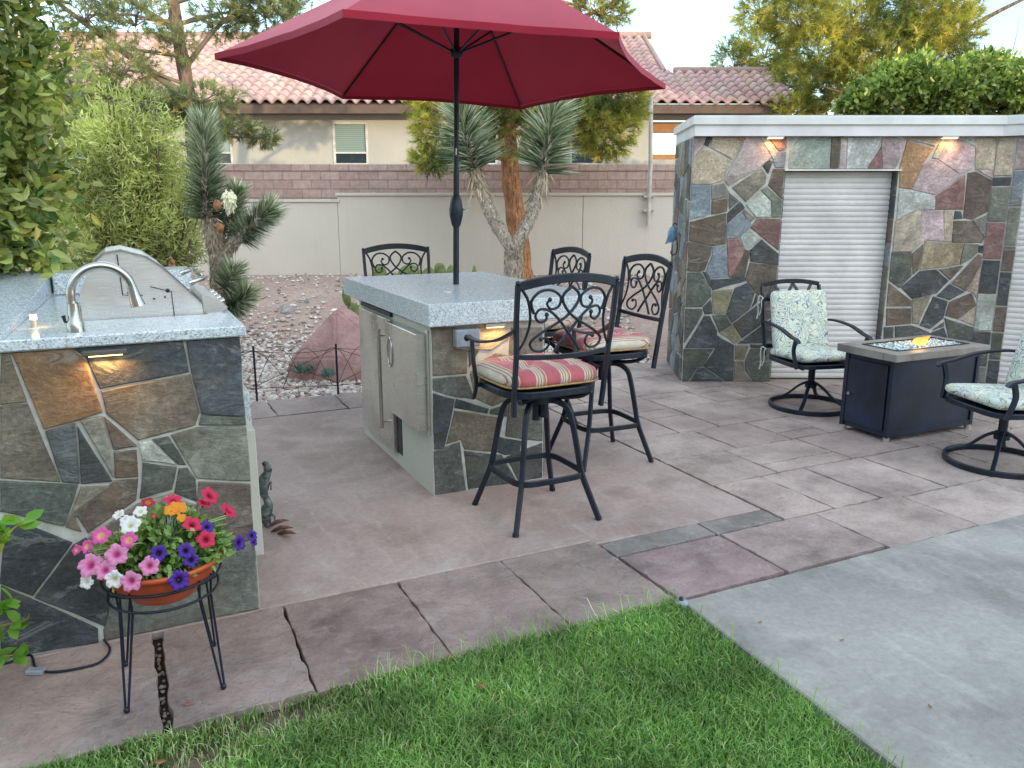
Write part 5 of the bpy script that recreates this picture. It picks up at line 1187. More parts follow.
# right back pines
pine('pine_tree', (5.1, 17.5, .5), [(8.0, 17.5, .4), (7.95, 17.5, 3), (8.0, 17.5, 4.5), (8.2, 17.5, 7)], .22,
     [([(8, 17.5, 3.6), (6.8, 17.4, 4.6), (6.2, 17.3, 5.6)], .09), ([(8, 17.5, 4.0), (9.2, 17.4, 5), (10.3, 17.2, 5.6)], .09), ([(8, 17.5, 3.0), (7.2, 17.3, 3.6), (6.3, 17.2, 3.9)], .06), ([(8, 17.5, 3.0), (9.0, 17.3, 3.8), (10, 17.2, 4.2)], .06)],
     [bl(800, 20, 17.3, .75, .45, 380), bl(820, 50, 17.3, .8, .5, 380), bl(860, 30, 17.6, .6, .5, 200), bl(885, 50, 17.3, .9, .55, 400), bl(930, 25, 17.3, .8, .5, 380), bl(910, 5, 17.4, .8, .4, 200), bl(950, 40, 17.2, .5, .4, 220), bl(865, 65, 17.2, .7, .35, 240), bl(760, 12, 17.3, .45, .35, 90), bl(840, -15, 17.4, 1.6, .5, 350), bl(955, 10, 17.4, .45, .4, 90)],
     'tall broad pine with sunlit yellow put into its crown colour behind the slate shed', M['bark'], M['pinesunlit'], 23, ndl=.15, nw=.012, per=28, tuft=1.5, dens=1.15)
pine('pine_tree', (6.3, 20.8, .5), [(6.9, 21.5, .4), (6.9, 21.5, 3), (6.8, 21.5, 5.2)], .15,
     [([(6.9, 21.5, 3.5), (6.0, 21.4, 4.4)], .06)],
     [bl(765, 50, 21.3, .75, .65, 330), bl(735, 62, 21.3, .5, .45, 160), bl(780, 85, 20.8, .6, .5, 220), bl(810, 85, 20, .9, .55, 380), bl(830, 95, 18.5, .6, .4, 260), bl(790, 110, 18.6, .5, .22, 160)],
     'low rounded pine with sunlit gold put into its needles, just right of the tiled roof end', M['bark'], M['pinesunlit'], 24, ndl=.15, nw=.012, per=28, tuft=1.5, dens=1.15)

# broadleaf trees behind the shed
M['citrus'] = m_leaf('citrus_leaf', (.06, .13, .03), (.34, .42, .10), (.70, .64, .22), rough=.4, trans=.3, scale=2)
def leafy(name, base, blobs, label, material, seed, L_=.08, Wd_=.035, parent_cat='tree', group=None, th=None, stems=1, core=False):
    root = empty(name, base, 0, label, parent_cat, group); B = np.array(base); rs = np.random.RandomState(seed); P = []; D = []; Rn = []; S = []
    b = MB()
    for (c, rad, n) in blobs:
        c = np.array(c) - B; u_ = unit(rs, n); r_ = rs.uniform(.35, 1, n) ** .5; j = np.array([mnoise.noise(Vector(q * 2.1) + Vector((seed, 3, 0))) for q in u_]); j2 = np.array([mnoise.noise(Vector(q * 5.5) + Vector((seed, 7, 0))) for q in u_])
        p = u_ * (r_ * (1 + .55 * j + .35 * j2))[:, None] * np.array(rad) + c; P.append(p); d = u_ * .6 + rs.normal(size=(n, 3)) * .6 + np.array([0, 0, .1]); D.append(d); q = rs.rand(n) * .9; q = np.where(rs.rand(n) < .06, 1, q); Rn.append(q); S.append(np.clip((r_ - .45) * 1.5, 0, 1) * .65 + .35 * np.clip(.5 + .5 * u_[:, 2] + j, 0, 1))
        cv = Vector(c); z0 = Vector((cv.x * .3, cv.y * .3, 0)); 
        for k in range(5): e_ = cv + Vector(unit(rs, 1)[0]) * min(rad) * .8; b.tube([z0, z0.lerp(e_, .5) + Vector((.04, 0, .05)), e_], [.03, .02, .006], 6)
    b.build('trunk' if parent_cat == 'tree' else 'stems', M['bark'], root)
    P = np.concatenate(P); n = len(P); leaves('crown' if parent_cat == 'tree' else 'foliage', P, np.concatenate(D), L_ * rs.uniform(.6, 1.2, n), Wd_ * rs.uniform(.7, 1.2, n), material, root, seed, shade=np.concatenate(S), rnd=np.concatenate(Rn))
    return root
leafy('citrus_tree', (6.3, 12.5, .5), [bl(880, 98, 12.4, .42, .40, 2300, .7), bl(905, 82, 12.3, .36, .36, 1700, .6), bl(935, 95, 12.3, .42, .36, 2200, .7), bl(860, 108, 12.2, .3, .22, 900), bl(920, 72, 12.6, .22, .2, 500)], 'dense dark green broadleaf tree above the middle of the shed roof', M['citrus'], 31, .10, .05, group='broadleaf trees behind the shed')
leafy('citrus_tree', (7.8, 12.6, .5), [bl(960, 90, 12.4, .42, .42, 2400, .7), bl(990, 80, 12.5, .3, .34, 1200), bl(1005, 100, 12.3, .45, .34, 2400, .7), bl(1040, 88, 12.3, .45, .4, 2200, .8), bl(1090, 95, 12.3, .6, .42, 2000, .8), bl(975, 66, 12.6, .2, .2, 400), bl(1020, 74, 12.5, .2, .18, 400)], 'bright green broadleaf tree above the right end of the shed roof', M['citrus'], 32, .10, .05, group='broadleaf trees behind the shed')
b = MB(); 
bt = empty('bare_tree', (8.8, 15, .5), 0, 'leafless thin branches against the sky at the upper right', 'tree'); r_ = random.Random(4); b.tube([(0, 0, 0), (.1, 0, 2.0), (.3, 0, 3.2)], [.08, .06, .03], 8); b.build('trunk', M['twig'], bt); b = MB()
for k in range(14):
    p = Vector((.2, 0, 2.6 + r_.uniform(0, .7))); d = Vector((r_.uniform(-1, 1), r_.uniform(-.3, .3), r_.uniform(-.1, .9))).normalized(); pts = [p]
    for _ in range(6): d = (d + Vector((r_.uniform(-.35, .35), 0, r_.uniform(-.3, .3)))).normalized(); p = p + d * .22; pts.append(p)
    b.tube(pts, [.016, .013, .01, .008, .006, .004, .003], 5)
b.build('branches', M['twig'], bt)

# left hedge, bamboo bush
M['hedge'] = m_leaf('hedge_leaf', (.08, .17, .045), (.48, .52, .16), (.72, .58, .18), rough=.3, trans=.35, scale=2.5, spec=.6)
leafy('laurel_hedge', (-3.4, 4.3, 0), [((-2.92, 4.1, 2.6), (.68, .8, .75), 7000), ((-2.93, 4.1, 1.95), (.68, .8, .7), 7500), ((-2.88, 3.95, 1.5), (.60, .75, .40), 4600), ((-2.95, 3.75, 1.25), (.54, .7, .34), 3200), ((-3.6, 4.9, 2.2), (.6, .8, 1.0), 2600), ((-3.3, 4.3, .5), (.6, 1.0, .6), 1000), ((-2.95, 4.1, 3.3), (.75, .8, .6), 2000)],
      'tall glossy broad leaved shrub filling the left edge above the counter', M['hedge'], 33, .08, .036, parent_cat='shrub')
M['bamboo'] = m_leaf('bamboo_leaf', (.36, .40, .14), (.74, .74, .34), (.78, .72, .42), rough=.5, trans=.4, scale=1.6)
leafy('feathery_bush', (-3.9, 8.1, .05), [bl(125, 150, 8.1, .42, .32, 3600), bl(110, 190, 8.1, .55, .4, 5200), bl(160, 205, 8.1, .40, .45, 4200), bl(75, 235, 8.0, .45, .45, 3800), bl(85, 190, 8.2, .4, .5, 3000), bl(100, 125, 8.3, .22, .2, 600), bl(150, 165, 8.0, .25, .25, 900), bl(140, 112, 8.0, .2, .2, 420), bl(168, 138, 8.0, .18, .22, 420), bl(88, 148, 8.1, .22, .24, 600), bl(186, 178, 8.0, .16, .2, 380), bl(112, 108, 8.0, .14, .2, 280), bl(182, 215, 8, .2, .2, 500), bl(125, 245, 8.0, .5, .4, 4200), bl(170, 250, 8.1, .32, .3, 2400), bl(100, 300, 8.0, .6, .4, 2500), bl(70, 180, 8.3, .35, .35, 2200)],
      'feathery yellow green bush of narrow leaves behind the grill', M['bamboo'], 34, .085, .012, parent_cat='shrub')
# sprig at the bottom left
M['sprig'] = m_leaf('sprig_leaf', (.09, .24, .03), (.20, .40, .06), (.42, .33, .10), rough=.4, trans=.35)
sp_ = empty('leafy_plant', uvp(-.78, 2.72), 0, 'bright green leafy plant poking in at the lower left edge beside the counter', 'plant')
def sprig():
    rs = np.random.RandomState(9); P = []; D = []; b = MB(); base = uvp(-.78, 2.72)
    for k in range(9):
        tip = at_y(rs.uniform(-25, 30), rs.uniform(510, 665), 2.30) - base; p0_ = Vector((rs.uniform(-.03, .03), rs.uniform(-.03, .03), 0)); mid = p0_.lerp(tip, .55) + Vector((-.05, 0, .08)); q = catmull([p0_, mid, tip], 8); b.tube(q, .003, 5)
        for i in range(5, len(q)):
            for s in (0, 1): P.append(q[i]); D.append((rs.normal() * .6 + .3, rs.normal() * .5 - .3, rs.normal() * .35 + .1))
    b.build('stems', M['sprig'], sp_); P = np.array(P); n = len(P); leaves('foliage', P, np.array(D), rs.uniform(.045, .08, n), rs.uniform(.026, .042, n), M['sprig'], sp_, 9, fold=.12)
sprig()

# ------------------------------------------------------------------ Joshua trees
def m_spike():
    m, nt, b, o = mat('spiky_leaf'); h = N(nt); a = h.rgb2f(h.attr())
    col = h.ramp(a[0], [(0, (.05, .11, .05)), (.4, (.21, .28, .15)), (.7, (.52, .57, .38)), (1, (.76, .74, .56))])
    h.L(h.mix(1, col, h.ramp(a[1], [(0, .35), (1, 1.2)]), 'MULTIPLY'), b.inputs['Base Color']); b.inputs['Roughness'].default_value = .45; return m
M['spike'] = m_spike(); M['deadleaf'] = m_leaf('dead_spike_leaf', (.18, .13, .09), (.62, .52, .40), rough=.9, trans=.1)
M['yuccabark'] = make_bark('shaggy_bark', (.20, .15, .11), (.78, .70, .60), 30)
def arm(root, pts, r, green0, nl, Ll, w, seed, spread=.9, dead=500, name='leaf_crown', domed=False):
    """an arm of a Joshua tree: path pts (local), green from fraction green0"""
    rs = np.random.RandomState(seed); q = catmull(pts, 10); n_ = len(q); P = np.array([tuple(p) for p in q]); T = np.gradient(P, axis=0); T /= np.linalg.norm(T, axis=1, keepdims=True)
    def sample(n, f0, f1):
        f = rs.uniform(f0, f1, n) * (n_ - 1.001); i = f.astype(int); t = (f - i)[:, None]; p = P[i] * (1 - t) + P[i + 1] * t; tg = T[i]; rad = rs.normal(size=(n, 3)); rad -= tg * (rad * tg).sum(1, keepdims=True); rad /= np.linalg.norm(rad, axis=1, keepdims=True); return p, tg, rad, f / (n_ - 1)
    p, tg, rad, f = sample(nl, green0, 1.0); k = (f - green0) / (1 - green0); fw = (.15 + 1.0 * k ** 1.3)[:, None]
    d = rad * spread + tg * fw + rs.normal(size=(nl, 3)) * .08; L2 = Ll * rs.uniform(.75, 1.1, nl) * (.8 + .2 * (1 - k))
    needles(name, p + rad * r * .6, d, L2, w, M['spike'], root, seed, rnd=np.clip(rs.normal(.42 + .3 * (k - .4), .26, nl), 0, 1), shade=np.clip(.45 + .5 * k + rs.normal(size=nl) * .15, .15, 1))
    if dead:
        p, tg, rad, f = sample(dead, max(0, green0 - .5), green0 + .08); d = rad * .55 - tg * 1.0 + rs.normal(size=(dead, 3)) * .2
        needles('dead_leaves', p + rad * r * .9, d, Ll * .5 * rs.uniform(.4, 1.1, dead), w * 1.1, M['deadleaf'], root, seed + 1)
def shag(root, pts, r, n, L_, w, seed):
    rs = np.random.RandomState(seed); q = catmull(pts, 10); P = np.array([tuple(p) for p in q]); T = np.gradient(P, axis=0); T /= np.linalg.norm(T, axis=1, keepdims=True)
    i = rs.randint(0, len(P), n); tg = T[i]; rad = rs.normal(size=(n, 3)); rad -= tg * (rad * tg).sum(1, keepdims=True); rad /= np.linalg.norm(rad, axis=1, keepdims=True)
    needles('bark_scales', P[i] + rad * r * 1.0, rad * .45 + tg * rs.choice([-1, 1], (n, 1), p=[.75, .25]), L_ * rs.uniform(.5, 1.2, n), w, M['deadleaf'], root, seed)
# centre one: short trunk forking in two
jc = empty('joshua_tree', (.02, 10.5, .5), 0, 'forked spiky tree with two blue green leaf heads behind the umbrella pole', 'tree', 'spiky desert trees'); B = Vector((.02, 10.5, .5))
t0 = [Vector((.0, 10.5, .45)), Vector((.02, 10.5, .75)), Vector((.02, 10.5, .98))]
lf = [t0[-1], Y(495, 222, 10.5), Y(481, 190, 10.5), Y(473, 165, 10.45), Y(466, 135, 10.4), Y(462, 105, 10.4)]
rt = [t0[-1], Y(527, 225, 10.5), Y(538, 195, 10.5), Y(543, 168, 10.5), Y(548, 135, 10.5), Y(556, 98, 10.5)]
b = MB(); b.tube([p - B for p in catmull(t0, 5)], .115, 14); b.build('trunk', M['yuccabark'], jc)
for pts, sd_ in ((lf, 41), (rt, 44)):
    b = MB(); q = catmull([p - B for p in pts[:5]], 5); b.tube(q, [.085 - .02 * i / len(q) for i in range(len(q))], 12); b.build('branch', M['yuccabark'], jc)
    shag(jc, [p - B for p in pts[:4]], .075, 900, .06, .012, sd_ + 20)
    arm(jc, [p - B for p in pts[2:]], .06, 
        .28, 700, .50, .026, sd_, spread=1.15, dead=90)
shag(jc, [p - B for p in t0], .11, 700, .07, .014, 71)
# left one: one tall arm, side arms
jl = empty('joshua_tree', (-2.55, 7.0, 0), 0, 'spiky tree with one tall leaf column and a white flower cluster beside the grill', 'tree', 'spiky desert trees'); B = Vector((-2.55, 7.0, 0))
d0 = 7.0
tk = [Vector((-2.5, 7, 0)), Y(221, 300, d0), Y(219, 260, d0), Y(214, 235, d0)]
b = MB(); q = catmull([p - B for p in tk], 5); b.tube(q, [.07] * len(q), 12); b.build('trunk', M['yuccabark'], jl); shag(jl, [p - B for p in tk], .07, 1600, .055, .009, 72)
tall = [Y(216, 250, d0), Y(209, 225, d0), Y(206, 190, d0), Y(204, 150, d0), Y(203, 122, d0)]
b = MB(); q = catmull([p - B for p in tall], 5); b.tube(q, .055, 10); b.build('branch', M['yuccabark'], jl); arm(jl, [p - B for p in tall], .05, .3, 1900, .22, .013, 50, .75, 200)
sr = [Y(222, 262, d0), Y(232, 245, d0), Y(245, 232, d0), Y(262, 217, d0), Y(272, 208, d0)]
b = MB(); q = catmull([p - B for p in sr[:4]], 5); b.tube(q, .05, 10); b.build('branch', M['yuccabark'], jl); arm(jl, [p - B for p in sr], .045, .38, 900, .19, .012, 53, .75, 120)
for (pts, nn, gg, sd_) in (([(224, 250), (229, 225), (233, 205), (237, 190)], 1100, .1, 56), ([(226, 305), (233, 305), (241, 300), (248, 290)], 1100, .05, 59), ([(222, 290), (230, 280), (234, 268)], 500, .1, 62)):
    pp2 = [Y(x, y, d0 + (.15 if sd_ == 56 else -.1)) - B for x, y in pts]; arm(jl, pp2, .03, gg, nn, .18, .012, sd_, .9, 120)
M['bloom'] = m_leaf('white_bloom', (.66, .62, .52), (.82, .80, .72), rough=.7, trans=.2)
rs = np.random.RandomState(3); n = 260; u_ = unit(rs, n); c_ = np.array(Y(229, 200, 6.85) - B); leaves('flower_cluster', c_ + u_ * rs.rand(n, 1) * np.array([.04, .04, .10]), u_ * .6 + np.array([0, 0, -.8]), .045, .02, M['bloom'], jl, 4)
M['rustbird'] = m_simple('rust_orange', (.45, .20, .09), .8, nscale=30, var=.4)
bird = empty('garden_ornament', Y(172, 270, 5.2), 0, 'small rust orange bird ornament standing behind the grill hood', 'ornament')
b = MB(); b.ell((0, 0, 0), (.03, .025, .04), 10, 8); b.ell((.008, 0, .05), (.016, .014, .018), 8, 6); b.tube([(.008, 0, .06), (.0, 0, .085)], [.01, .003], 6); b.prism([(-.02, .01), (-.055, -.035), (-.02, -.02)], -.006, .006, 'y'); b.build('bird_body', M['rustbird'], bird)
b = MB(); z_ = bird.location.z; b.tube([(0, 0, -.03), (0, 0, -z_)], .004, 6); b.build('stake', M['black'], bird)
for (x, y) in ((217, 205), (220, 228)):
    o_ = empty('plastic_flower', Y(x, y, 6.78), 0, 'orange tag on the tall spiky tree, %s' % ('upper one' if y < 210 else 'lower one'), 'tag'); b = MB(); b.ell((0, 0, 0), (.035, .02, .045), 8, 6, jit=.5, seed=x); b.tube([(0, 0, 0), (.0, .12, .02)], .005, 5); b.build('orange_tag', M['rustbird'], o_)

# ------------------------------------------------------------------ rocks, cacti, agave, wire fence
def rock(name, pts, material, label, cat, loc, bev=.02):
    import bmesh
    bm = bmesh.new(); [bm.verts.new(p) for p in pts]; bmesh.ops.convex_hull(bm, input=bm.verts); bmesh.ops.recalc_face_normals(bm, faces=bm.faces)
    bmesh.ops.bevel(bm, geom=bm.edges, offset=bev, segments=2, affect='EDGES')
    me = bpy.data.meshes.new(name); bm.to_mesh(me); bm.free(); me.materials.append(material); o = bpy.data.objects.new(name, me); C.objects.link(o); o.location = loc; tag(o, label, cat); return o
def make_rock():
    m, nt, b, o = mat('pink_boulder'); h = N(nt); c = h.co(); n = h.noise(c, 4, 8, .65, .8); n2 = h.noise(h.co(scale=(1, 1, 6)), 5, 6, .6, 1)
    geo = h.n('ShaderNodeNewGeometry')
    col = h.ramp(n, [(.3, (.36, .19, .175)), (.55, (.50, .30, .28)), (.75, (.60, .43, .40))]); col = h.mix(h.ramp(n2, [(.5, 0.), (.7, .3)]), col, (.22, .09, .085))
    h.L(col, b.inputs['Base Color']); b.inputs['Roughness'].default_value = .9; h.L(h.bump(n, .8, .05), b.inputs['Normal']); return m
rock('boulder', [(-.50, -.05, -.1), (-.45, -.08, .14), (-.02, .1, .60), (.06, .2, .61), (.45, -.05, .22), (.62, -.1, -.1), (.55, .4, .2), (-.2, .55, .3), (-.45, .5, -.1), (.6, .5, -.1), (.05, -.22, -.1), (.02, -.2, .18)], make_rock(), 'large pink pyramid shaped boulder in the gravel behind the wire edging', 'boulder', (-1.66, 7.5, 0))
M['whiterock'] = m_simple('white_rock', (.48, .46, .43), .9, nscale=15, var=.3, bump=.8, bscale=20, bd=.02)
for (x, y, d, s, lb_) in ((287, 311, 8.0, .075, 'pale rock at the back of the gravel left of the boulder'), (303, 302, 8.6, .055, 'smaller pale rock behind the pink boulder')):
    p = Y(x, y, d); r_ = random.Random(x); rock('rock', [(r_.uniform(-1, 1) * s * 1.3, r_.uniform(-1, 1) * s, r_.uniform(-.6, .8) * s) for _ in range(14)], M['whiterock'], lb_, 'rock', p, .006)
M['pad'] = m_simple('cactus_pad', (.16, .20, .055), .6, nscale=25, var=.3, bump=.4, bscale=50)
def cactus(loc, pads, label):
    root = empty('prickly_pear', loc, 0, label, 'cactus', 'prickly pear cacti')
    for (x, z, a, w_, h_) in pads:
        b = MB(); b.ell((0, 0, 0), (w_, .022, h_), 14, 9); o = b.build('pad', M['pad'], root); o.location = (x, random.Random(x).uniform(-.03, .03), z); o.rotation_euler = (0, R(a), R(random.Random(z).uniform(-30, 30)))
p = Y(374, 330, 8.2); cactus((p.x, 8.2, .02), [(0, .1, 0, .09, .12), (-.05, .30, -25, .085, .125), (-.19, .45, -22, .075, .12), (-.27, .62, -8, .055, .10), (.1, .35, 20, .08, .12)], 'prickly pear pads peeping past the far left corner of the island top')
p = Y(408, 275, 10); cactus((p.x, 10, .47), [(0, .05, 0, .13, .15), (.02, .22, 10, .15, .15), (-.36, .1, -10, .1, .13), (-.36, .25, 5, .1, .11), (.25, .2, 15, .1, .14), (-.15, .15, -20, .11, .12)], 'prickly pear clump seen through the farthest stool back')
p = Y(440, 275, 10); cactus((p.x, 10, .51), [(0, .06, 0, .08, .12), (0, .24, -8, .085, .11), (.12, .18, 8, .05, .15), (.22, .14, -10, .08, .12), (.42, .18, 4, .03, .14)], 'prickly pear clump just left of the umbrella pole foot')
def agave(loc, r, label, seed):
    root = empty('agave', loc, 0, label, 'plant'); rs = np.random.RandomState(seed); n = 34; th = rs.uniform(0, 6.28, n); el = rs.uniform(.35, 1.3, n); d = np.stack([np.cos(th) * np.cos(el), np.sin(th) * np.cos(el), np.sin(el)], 1)
    leaves('leaf_rosette', d * .015, d, r * rs.uniform(.7, 1.1, n), r * .22, m_leaf('agave_leaf', (.12, .19, .17), (.24, .32, .29), rough=.5, trans=.1) if 'agave_leaf' not in bpy.data.materials else bpy.data.materials['agave_leaf'], root, seed, fold=.3, wide=.4)
for k, (x, y) in enumerate(((303, 374), (318, 372), (328, 378))):
    p = at_z(x, y, .02); agave(p, (.12, .15, .10)[k], ('small pale agave at the left foot of the boulder', 'largest pale agave at the middle foot of the boulder', 'smallest pale agave by the wire edging post')[k], k)
wf = empty('wire_edging', Vector((-2.15, 6.55, 0)), 0, 'low rusty black wire garden edging with crossing loops', 'fence')
for k, p in enumerate([(-1.0, -.28), (0, 0), (.66, .12), (1.35, .42)]):
    b = MB(); b.tube([(p[0], p[1], -.05), (p[0], p[1], .42)], .010, 6); b.build('post', M['black'], wf)
M['rustwire'] = m_simple('rusty_wire', (.07, .045, .035), .8)
PT = [Vector((-1.0, -.28, 0)), Vector((0, 0, 0)), Vector((.66, .12, 0)), Vector((1.35, .42, 0))]
b = MB()
for a, c in zip(PT, PT[1:]):
    for off in (0, .33, .66):
        b.tube([a.lerp(c, off + (1.1 - 0) * t * .55) + Vector((0, 0, .06 + .33 * math.sin(math.pi * t))) for t in [i / 10 for i in range(11)]], .003, 4)
    b.tube([a + Vector((0, 0, .06)), c + Vector((0, 0, .06))], .0035, 4); b.tube([a.lerp(c, t) + Vector((0, 0, .38 - .03 * math.sin(math.pi * t))) for t in [i / 8 for i in range(9)]], .003, 4)
    b.tube([a.lerp(c, t) + Vector((0, 0, .38 - .30 * t)) for t in (0, 1)], .003, 4); b.tube([a.lerp(c, t) + Vector((0, 0, .08 + .30 * t)) for t in (0, 1)], .003, 4)
b.build('wire_panel', M['rustwire'], wf)

# ------------------------------------------------------------------ flower bowl on its stand
FU, FV = .03, 2.70
ps = empty('plant_stand', uvp(FU, FV), R(A0), 'black wire hairpin plant stand on the pavers by the counter', 'plant stand')
for k, zr in enumerate((.395, .335)):
    r_ = .182 - .012 * k; b = MB(); b.tube([(r_ * math.cos(2 * math.pi * i / 40), r_ * math.sin(2 * math.pi * i / 40), zr) for i in range(40)], .0045, 6, closed=True); b.build('ring', M['black'], ps)
for a in (225, 315, 135, 45):
    t = R(a); rd = Vector((math.cos(t), math.sin(t), 0)); tn = Vector((-rd.y, rd.x, 0)); b = MB()
    for s in (-1, 1): b.tube([rd * .172 + tn * s * .028 + Vector((0, 0, .40)), rd * .165 + tn * s * .026 + Vector((0, 0, .33)), rd * .205 + tn * s * .006 + Vector((0, 0, .012))], .004, 6)
    lg_ = b.build('leg', M['black'], ps); b = MB(); b.ell(rd * .206 + Vector((0, 0, .011)), (.010, .010, .011), 8, 6); b.build('foot', M['black'], lg_)
b = MB()
for s in (-1, 1): b.tube(catmull([(-.165 * s, 0, .34), (-.06 * s, .03, .325), (.06 * s, -.03, .325), (.165 * s, 0, .34)], 5), .0035, 6)
b.build('cross_wire', M['black'], ps)
M['terracotta'] = m_simple('terracotta', (.52, .085, .03), .5, nscale=6, var=.2, bump=.1)
fb = empty('flower_bowl', uvp(FU, FV, .312), R(A0), 'terracotta bowl overflowing with pink, white, red and purple petunias', 'flower bowl')
b = MB(); b.lathe([(0, .002), (.085, .002), (.10, .01), (.105, .022), (.148, .055), (.178, .105), (.186, .125), (.197, .128), (.197, .142), (.187, .142), (.178, .128), (.14, .07), (0, .06)], (0, 0, 0), 40); b.build('bowl', M['terracotta'], fb)
b = MB(); b.lathe([(0, .115), (.176, .112)], (0, 0, 0), 24); b.build('soil', M['soil'], fb)
M['petleaf'] = m_leaf('petunia_leaf', (.08, .18, .04), (.22, .36, .10), (.34, .46, .20), rough=.6, trans=.3)
rs = np.random.RandomState(8); n = 2600; u_ = unit(rs, n); u_[:, 2] = np.abs(u_[:, 2]); rr_ = rs.uniform(.5, 1, n); P = u_ * rr_[:, None] * np.array([.215, .18, .118]) + np.array([.01, 0, .12]); P[:, 2] += .06 * np.exp(-((P[:, 0] - .05) / .09) ** 2) * rs.rand(n)
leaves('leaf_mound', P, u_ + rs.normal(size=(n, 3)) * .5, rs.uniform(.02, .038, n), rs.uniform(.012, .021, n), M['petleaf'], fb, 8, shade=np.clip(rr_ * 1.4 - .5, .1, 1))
n = 420; u_ = unit(rs, n); u_[:, 2] = np.abs(u_[:, 2]); P = u_ * rs.rand(n, 1) * np.array([.05, .05, .10]) + np.array([.03, -.06, .17]); M['silver'] = m_leaf('silver_leaf', (.16, .22, .18), (.34, .40, .36), rough=.8, trans=.2)
leaves('silver_foliage', P, u_ * .6 + np.array([0, 0, .8]), rs.uniform(.02, .035, n), .004, M['silver'], fb, 10)
def m_petal(name, c, c2):
    m, nt, b, o = mat(name); h = N(nt); a = h.rgb2f(h.attr()); col = h.ramp(a[0], [(0, c2), (.18, c2), (.45, c), (1, c)]); col = h.mix(.25, col, h.ramp(h.noise(h.co(), 90, 3), [(.3, .7), (.7, 1.2)]), 'MULTIPLY'); h.L(col, b.inputs['Base Color']); b.inputs['Roughness'].default_value = .6
    t = h.n('ShaderNodeBsdfTranslucent'); h.L(col, t.inputs[0]); mx = h.n('ShaderNodeMixShader'); mx.inputs[0].default_value = .3; h.L(b.outputs[0], mx.inputs[1]); h.L(t.outputs[0], mx.inputs[2]); h.L(mx.outputs[0], o.inputs[0]); return m
PM = dict(k=m_petal('pink_petal', (.72, .10, .38), (.85, .55, .25)), l=m_petal('light_pink_petal', (.74, .27, .50), (.62, .08, .3)), w=m_petal('white_petal', (.78, .78, .80), (.7, .72, .5)), r=m_petal('red_petal', (.66, .02, .10), (.3, .01, .03)), v=m_petal('violet_petal', (.07, .015, .30), (.02, .005, .06)), o=m_petal('orange_petal', (.80, .28, .02), (.85, .5, .03)), c=m_petal('crimson_petal', (.38, .01, .04), (.5, .3, .05)))
# colours and places read from the photo (zoom 60,460 x2.954)
fls = "k:118,202:30 k:200,215:27 l:165,258:34 k:75,235:22 k:45,245:18 l:85,290:38 l:130,305:30 l:262,292:30 l:207,338:32 w:157,332:28 w:75,340:22 w:205,170:32 w:235,130:22 w:170,140:20 w:190,155:18 c:258,105:22 r:332,97:28 o:345,120:30 o:325,127:22 o:358,150:16 r:390,170:30 r:430,214:30 r:443,85:32 r:425,108:24 r:498,130:32 v:433,176:24 v:290,255:26 v:370,247:26 v:385,275:24 v:350,335:32 v:530,226:26 v:567,205:20 v:572,225:14 c:275,145:10"
def petunia(px, py, rad_px, c, k):
    r_ = random.Random(k); x = 60 + px / 2.954; y = 460 + py / 2.954
    # ray meets an ellipsoid dome round the bowl
    o_ = Vector((0, 0, H)); d = ray(x, y).normalized(); cc_ = uvp(FU, FV, .335 + .09); ax = (.262, .215, .225)
    Rm = Matrix.Rotation(-R(A0), 3, 'Z'); ol = Rm @ (o_ - cc_); dl = Rm @ d; os_ = Vector([ol[i] / ax[i] for i in range(3)]); ds = Vector([dl[i] / ax[i] for i in range(3)])
    A2 = ds.dot(ds); B2 = 2 * os_.dot(ds); C2 = os_.dot(os_) - 1; disc = B2 * B2 - 4 * A2 * C2; t = (-B2 - math.sqrt(disc)) / (2 * A2) if disc > 0 else -B2 / (2 * A2)
    p = ol + dl * t; nrm = Vector((p.x / ax[0] ** 2, p.y / ax[1] ** 2, p.z / ax[2] ** 2)).normalized(); p = p + Vector((0, 0, .09))
    nrm = (nrm + (-dl) * .8 + Vector((r_.uniform(-.3, .3), r_.uniform(-.3, .3), r_.uniform(-.2, .3)))).normalized(); q = nrm.to_track_quat('Z', 'Y').to_matrix()
    rad = rad_px / 2.954 / 800 * 2.75; vs = []; fs = []; b = MB(); K = 40; rings = [(.10, -.55), (.2, -.2), (.5, -.02), (.8, .03), (1.0, -.06)]
    ph = r_.uniform(0, 6)
    for ri, (rf_, zf) in enumerate(rings):
        for i in range(K):
            th = 2 * math.pi * i / K; lobe = 1 - (.20 * abs(math.sin(2.5 * th)) ** 3 if ri > 2 else 0) - (.10 if ri > 3 else 0) * abs(math.sin(7.5 * th + 1)); ruf = (.09 * math.sin(10 * th + ph) if ri > 2 else 0)
            vs.append(p + q @ Vector((math.cos(th + ph) * rf_ * rad * lobe, math.sin(th + ph) * rf_ * rad * lobe, (zf + ruf) * rad)))
    b0 = MB()
    for ri in range(4):
        for i in range(K): fs.append((ri * K + i, ri * K + (i + 1) % K, (ri + 1) * K + (i + 1) % K, (ri + 1) * K + i))
    b0.add(vs, fs, True); 
    for ri in range(5):
        for i in range(K): b0.c[ri * K + i] = (rings[ri][0], 0, 0)
    c3 = p + q @ Vector((0, 0, -rad * .9)); b0.tube([p + q @ Vector((0, 0, -rad * .5)), c3], [rad * .1, rad * .05], 5, col=(0, 0, 0))
    return b0.build('flower', PM[c], fb, fix=False)
for k, q in enumerate(fls.split()):
    c, p, rd_ = q.split(':'); x, y = map(float, p.split(',')); petunia(x, y, float(rd_) * .95, c, k)
b = MB(); r_ = random.Random(5)
for k in range(26):
    t = r_.uniform(0, 6.28); e_ = Vector((math.cos(t) * .21, math.sin(t) * .17, r_.uniform(.10, .26))); b.tube(catmull([(0, 0, .11), e_ * .55 + Vector((0, 0, .08)), e_], 4), .0025, 5)
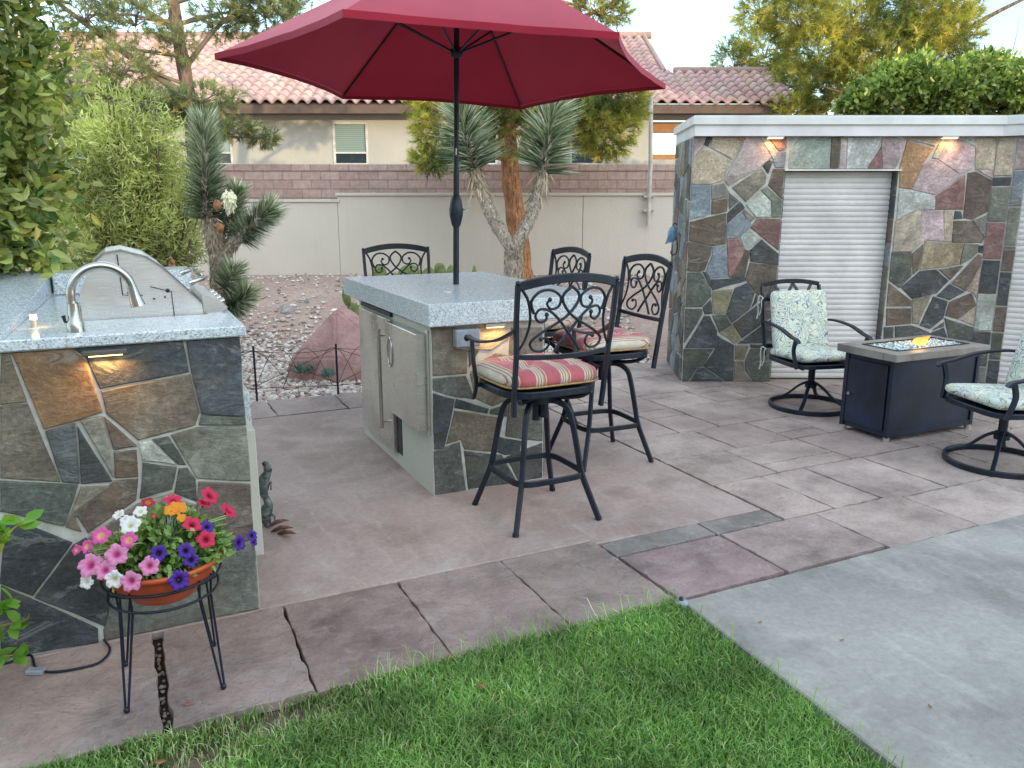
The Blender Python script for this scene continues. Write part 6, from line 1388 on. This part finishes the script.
b.build('stems', M['petleaf'], fb)

# cable, fallen leaves, sprinkler, metal ornament
cb = MB(); P = [at_z(x, y, .008) for x, y in ((-20, 668), (10, 662), (30, 655), (36, 668), (52, 672), (80, 668), (100, 662), (110, 650), (104, 640))]; cb.tube(catmull(P, 6), .0045, 6); o = cb.build('black_cable', M['black']); tag(o, 'thin black cable lying on the pavers at the foot of the counter', 'cable')
cb = MB(); p = at_z(36, 674, .0); cb.box(p.x - .03, p.x + .03, p.y - .015, p.y + .015, .001, .02, .004); o = cb.build('cable_connector', M['boxgrey']); tag(o, 'small grey connector on the paver beside the black cable', 'connector')
sk = empty('sprinkler_head', at_z(681, 603, 0), 0, 'small grey sprinkler head at the corner where grass, pavers and concrete meet', 'sprinkler')
b = MB(); b.lathe([(0, .014), (.02, .014), (.028, .008), (.03, 0), (.03, -.02)], (0, 0, 0), 16); b.build('cap', M['boxgrey'], sk); b = MB(); b.lathe([(0, .024), (.009, .024), (.010, .014)], (0, 0, 0), 10); b.build('nozzle', M['black'], sk)
M['dry'] = m_simple('dry_leaf', (.30, .12, .05), .8, nscale=30, var=.4)
def dryleaf(x, y, s, a, label, z=.008):
    p = at_z(x, y, z); b = MB(); n = 8; pts = [(-1, 0, .1), (-.5, .35, .0), (0, .42, .06), (.5, .3, .02), (1, 0, .16), (.5, -.3, .05), (0, -.4, .0), (-.5, -.3, .08)]; b.add([(q[0] * s, q[1] * s, q[2] * s * 1.5) for q in pts] + [(0, 0, .12 * s)], [(i, (i + 1) % 8, 8) for i in range(8)]); o = b.build('fallen_leaf', M['dry'], fix=False); o.location = p; o.rotation_euler = (0, 0, R(a)); tag(o, label, 'leaf', 'fallen leaves on the ground')
dryleaf(388, 636, .022, 20, 'dry brown leaf lying at the paver edge left of the grass') if False else None
dryleaf(188, 704, .02, 20, 'dry brown leaf lying on the paver right of the plant stand'); dryleaf(449, 657, .018, 80, 'orange dry leaf at a joint where pavers meet the grass'); dryleaf(482, 686, .02, 150, 'dry leaf resting on the grass tips', .02); dryleaf(160, 762, .02, 10, 'dry leaf on the bare soil at the bottom left')
for k, (x, y, a) in enumerate(((842, 640, 30), (930, 706, 100), (760, 622, 200), (612, 470, 40), (860, 548, 10))):
    dryleaf(x, y, .010, a, ('tiny dry leaf on the concrete deck nearest the lawn corner side', 'tiny dry leaf lying out on the grey concrete deck, nearest the camera', 'tiny dry leaf on the concrete just right of the lawn corner', 'tiny dry leaf on the rose slab under the bar stools', 'tiny dry leaf at the edge between pavers and concrete deck')[k])
# weathered metal ornament leaning at the counter's side, dry pods at its foot
M['verdigris'] = m_simple('verdigris_metal', (.14, .17, .16), .6, .4, nscale=40, var=.6, bump=.6, bscale=60, bd=.006)
gp = at_z(266, 527, 0); orn = empty('metal_lizard', gp, 0, 'weathered green grey metal lizard ornament leaning on the counter side', 'ornament')
b = MB(); q = catmull([(.015, 0, .0), (.0, 0, .06), (.02, 0, .12), (-.0, .0, .18), (.005, 0, .24), (.028, 0, .29), (.022, 0, .33), (.008, 0, .325)], 5); nq = len(q)
b.tube(q, [.022 + .016 * math.sin(i / nq * 9) ** 2 if i < nq * .72 else .022 * (1 - (i / nq - .72) / .34) + .004 for i in range(nq)], 12, flat=.7); b.build('body', M['verdigris'], orn)
b = MB(); b.tube([(.0, 0, .2), (.045, -.01, .24), (.04, -.01, .2)], [.008, .006, .004], 6); b.tube([(.01, 0, .09), (.05, -.01, .06), (.05, -.01, .03)], [.008, .006, .004], 6); b.build('leg', M['verdigris'], orn)
M['rustpod'] = m_simple('rusty_brown', (.16, .07, .05), .8, nscale=40, var=.5)
for k, (x, y, a) in enumerate(((277, 524, 25), (281, 530, 5), (286, 534, -20))):
    p = at_z(x, y, .015); b = MB(); b.tube([(-.05, 0, 0), (-.03, 0, .005), (0, 0, .012), (.035, 0, .008), (.06, 0, .0)], [.003, .014, .018, .012, .002], 8, flat=.55); o = b.build('dry_pod', M['rustpod']); o.location = p; o.rotation_euler = (0, R(-10), R(a)); tag(o, ('dry brown seed pod farthest from the camera beside the metal lizard', 'dry brown seed pod in the middle beside the metal lizard', 'dry brown seed pod nearest the camera beside the metal lizard')[k], 'seed pod', 'dry pods on the slab')
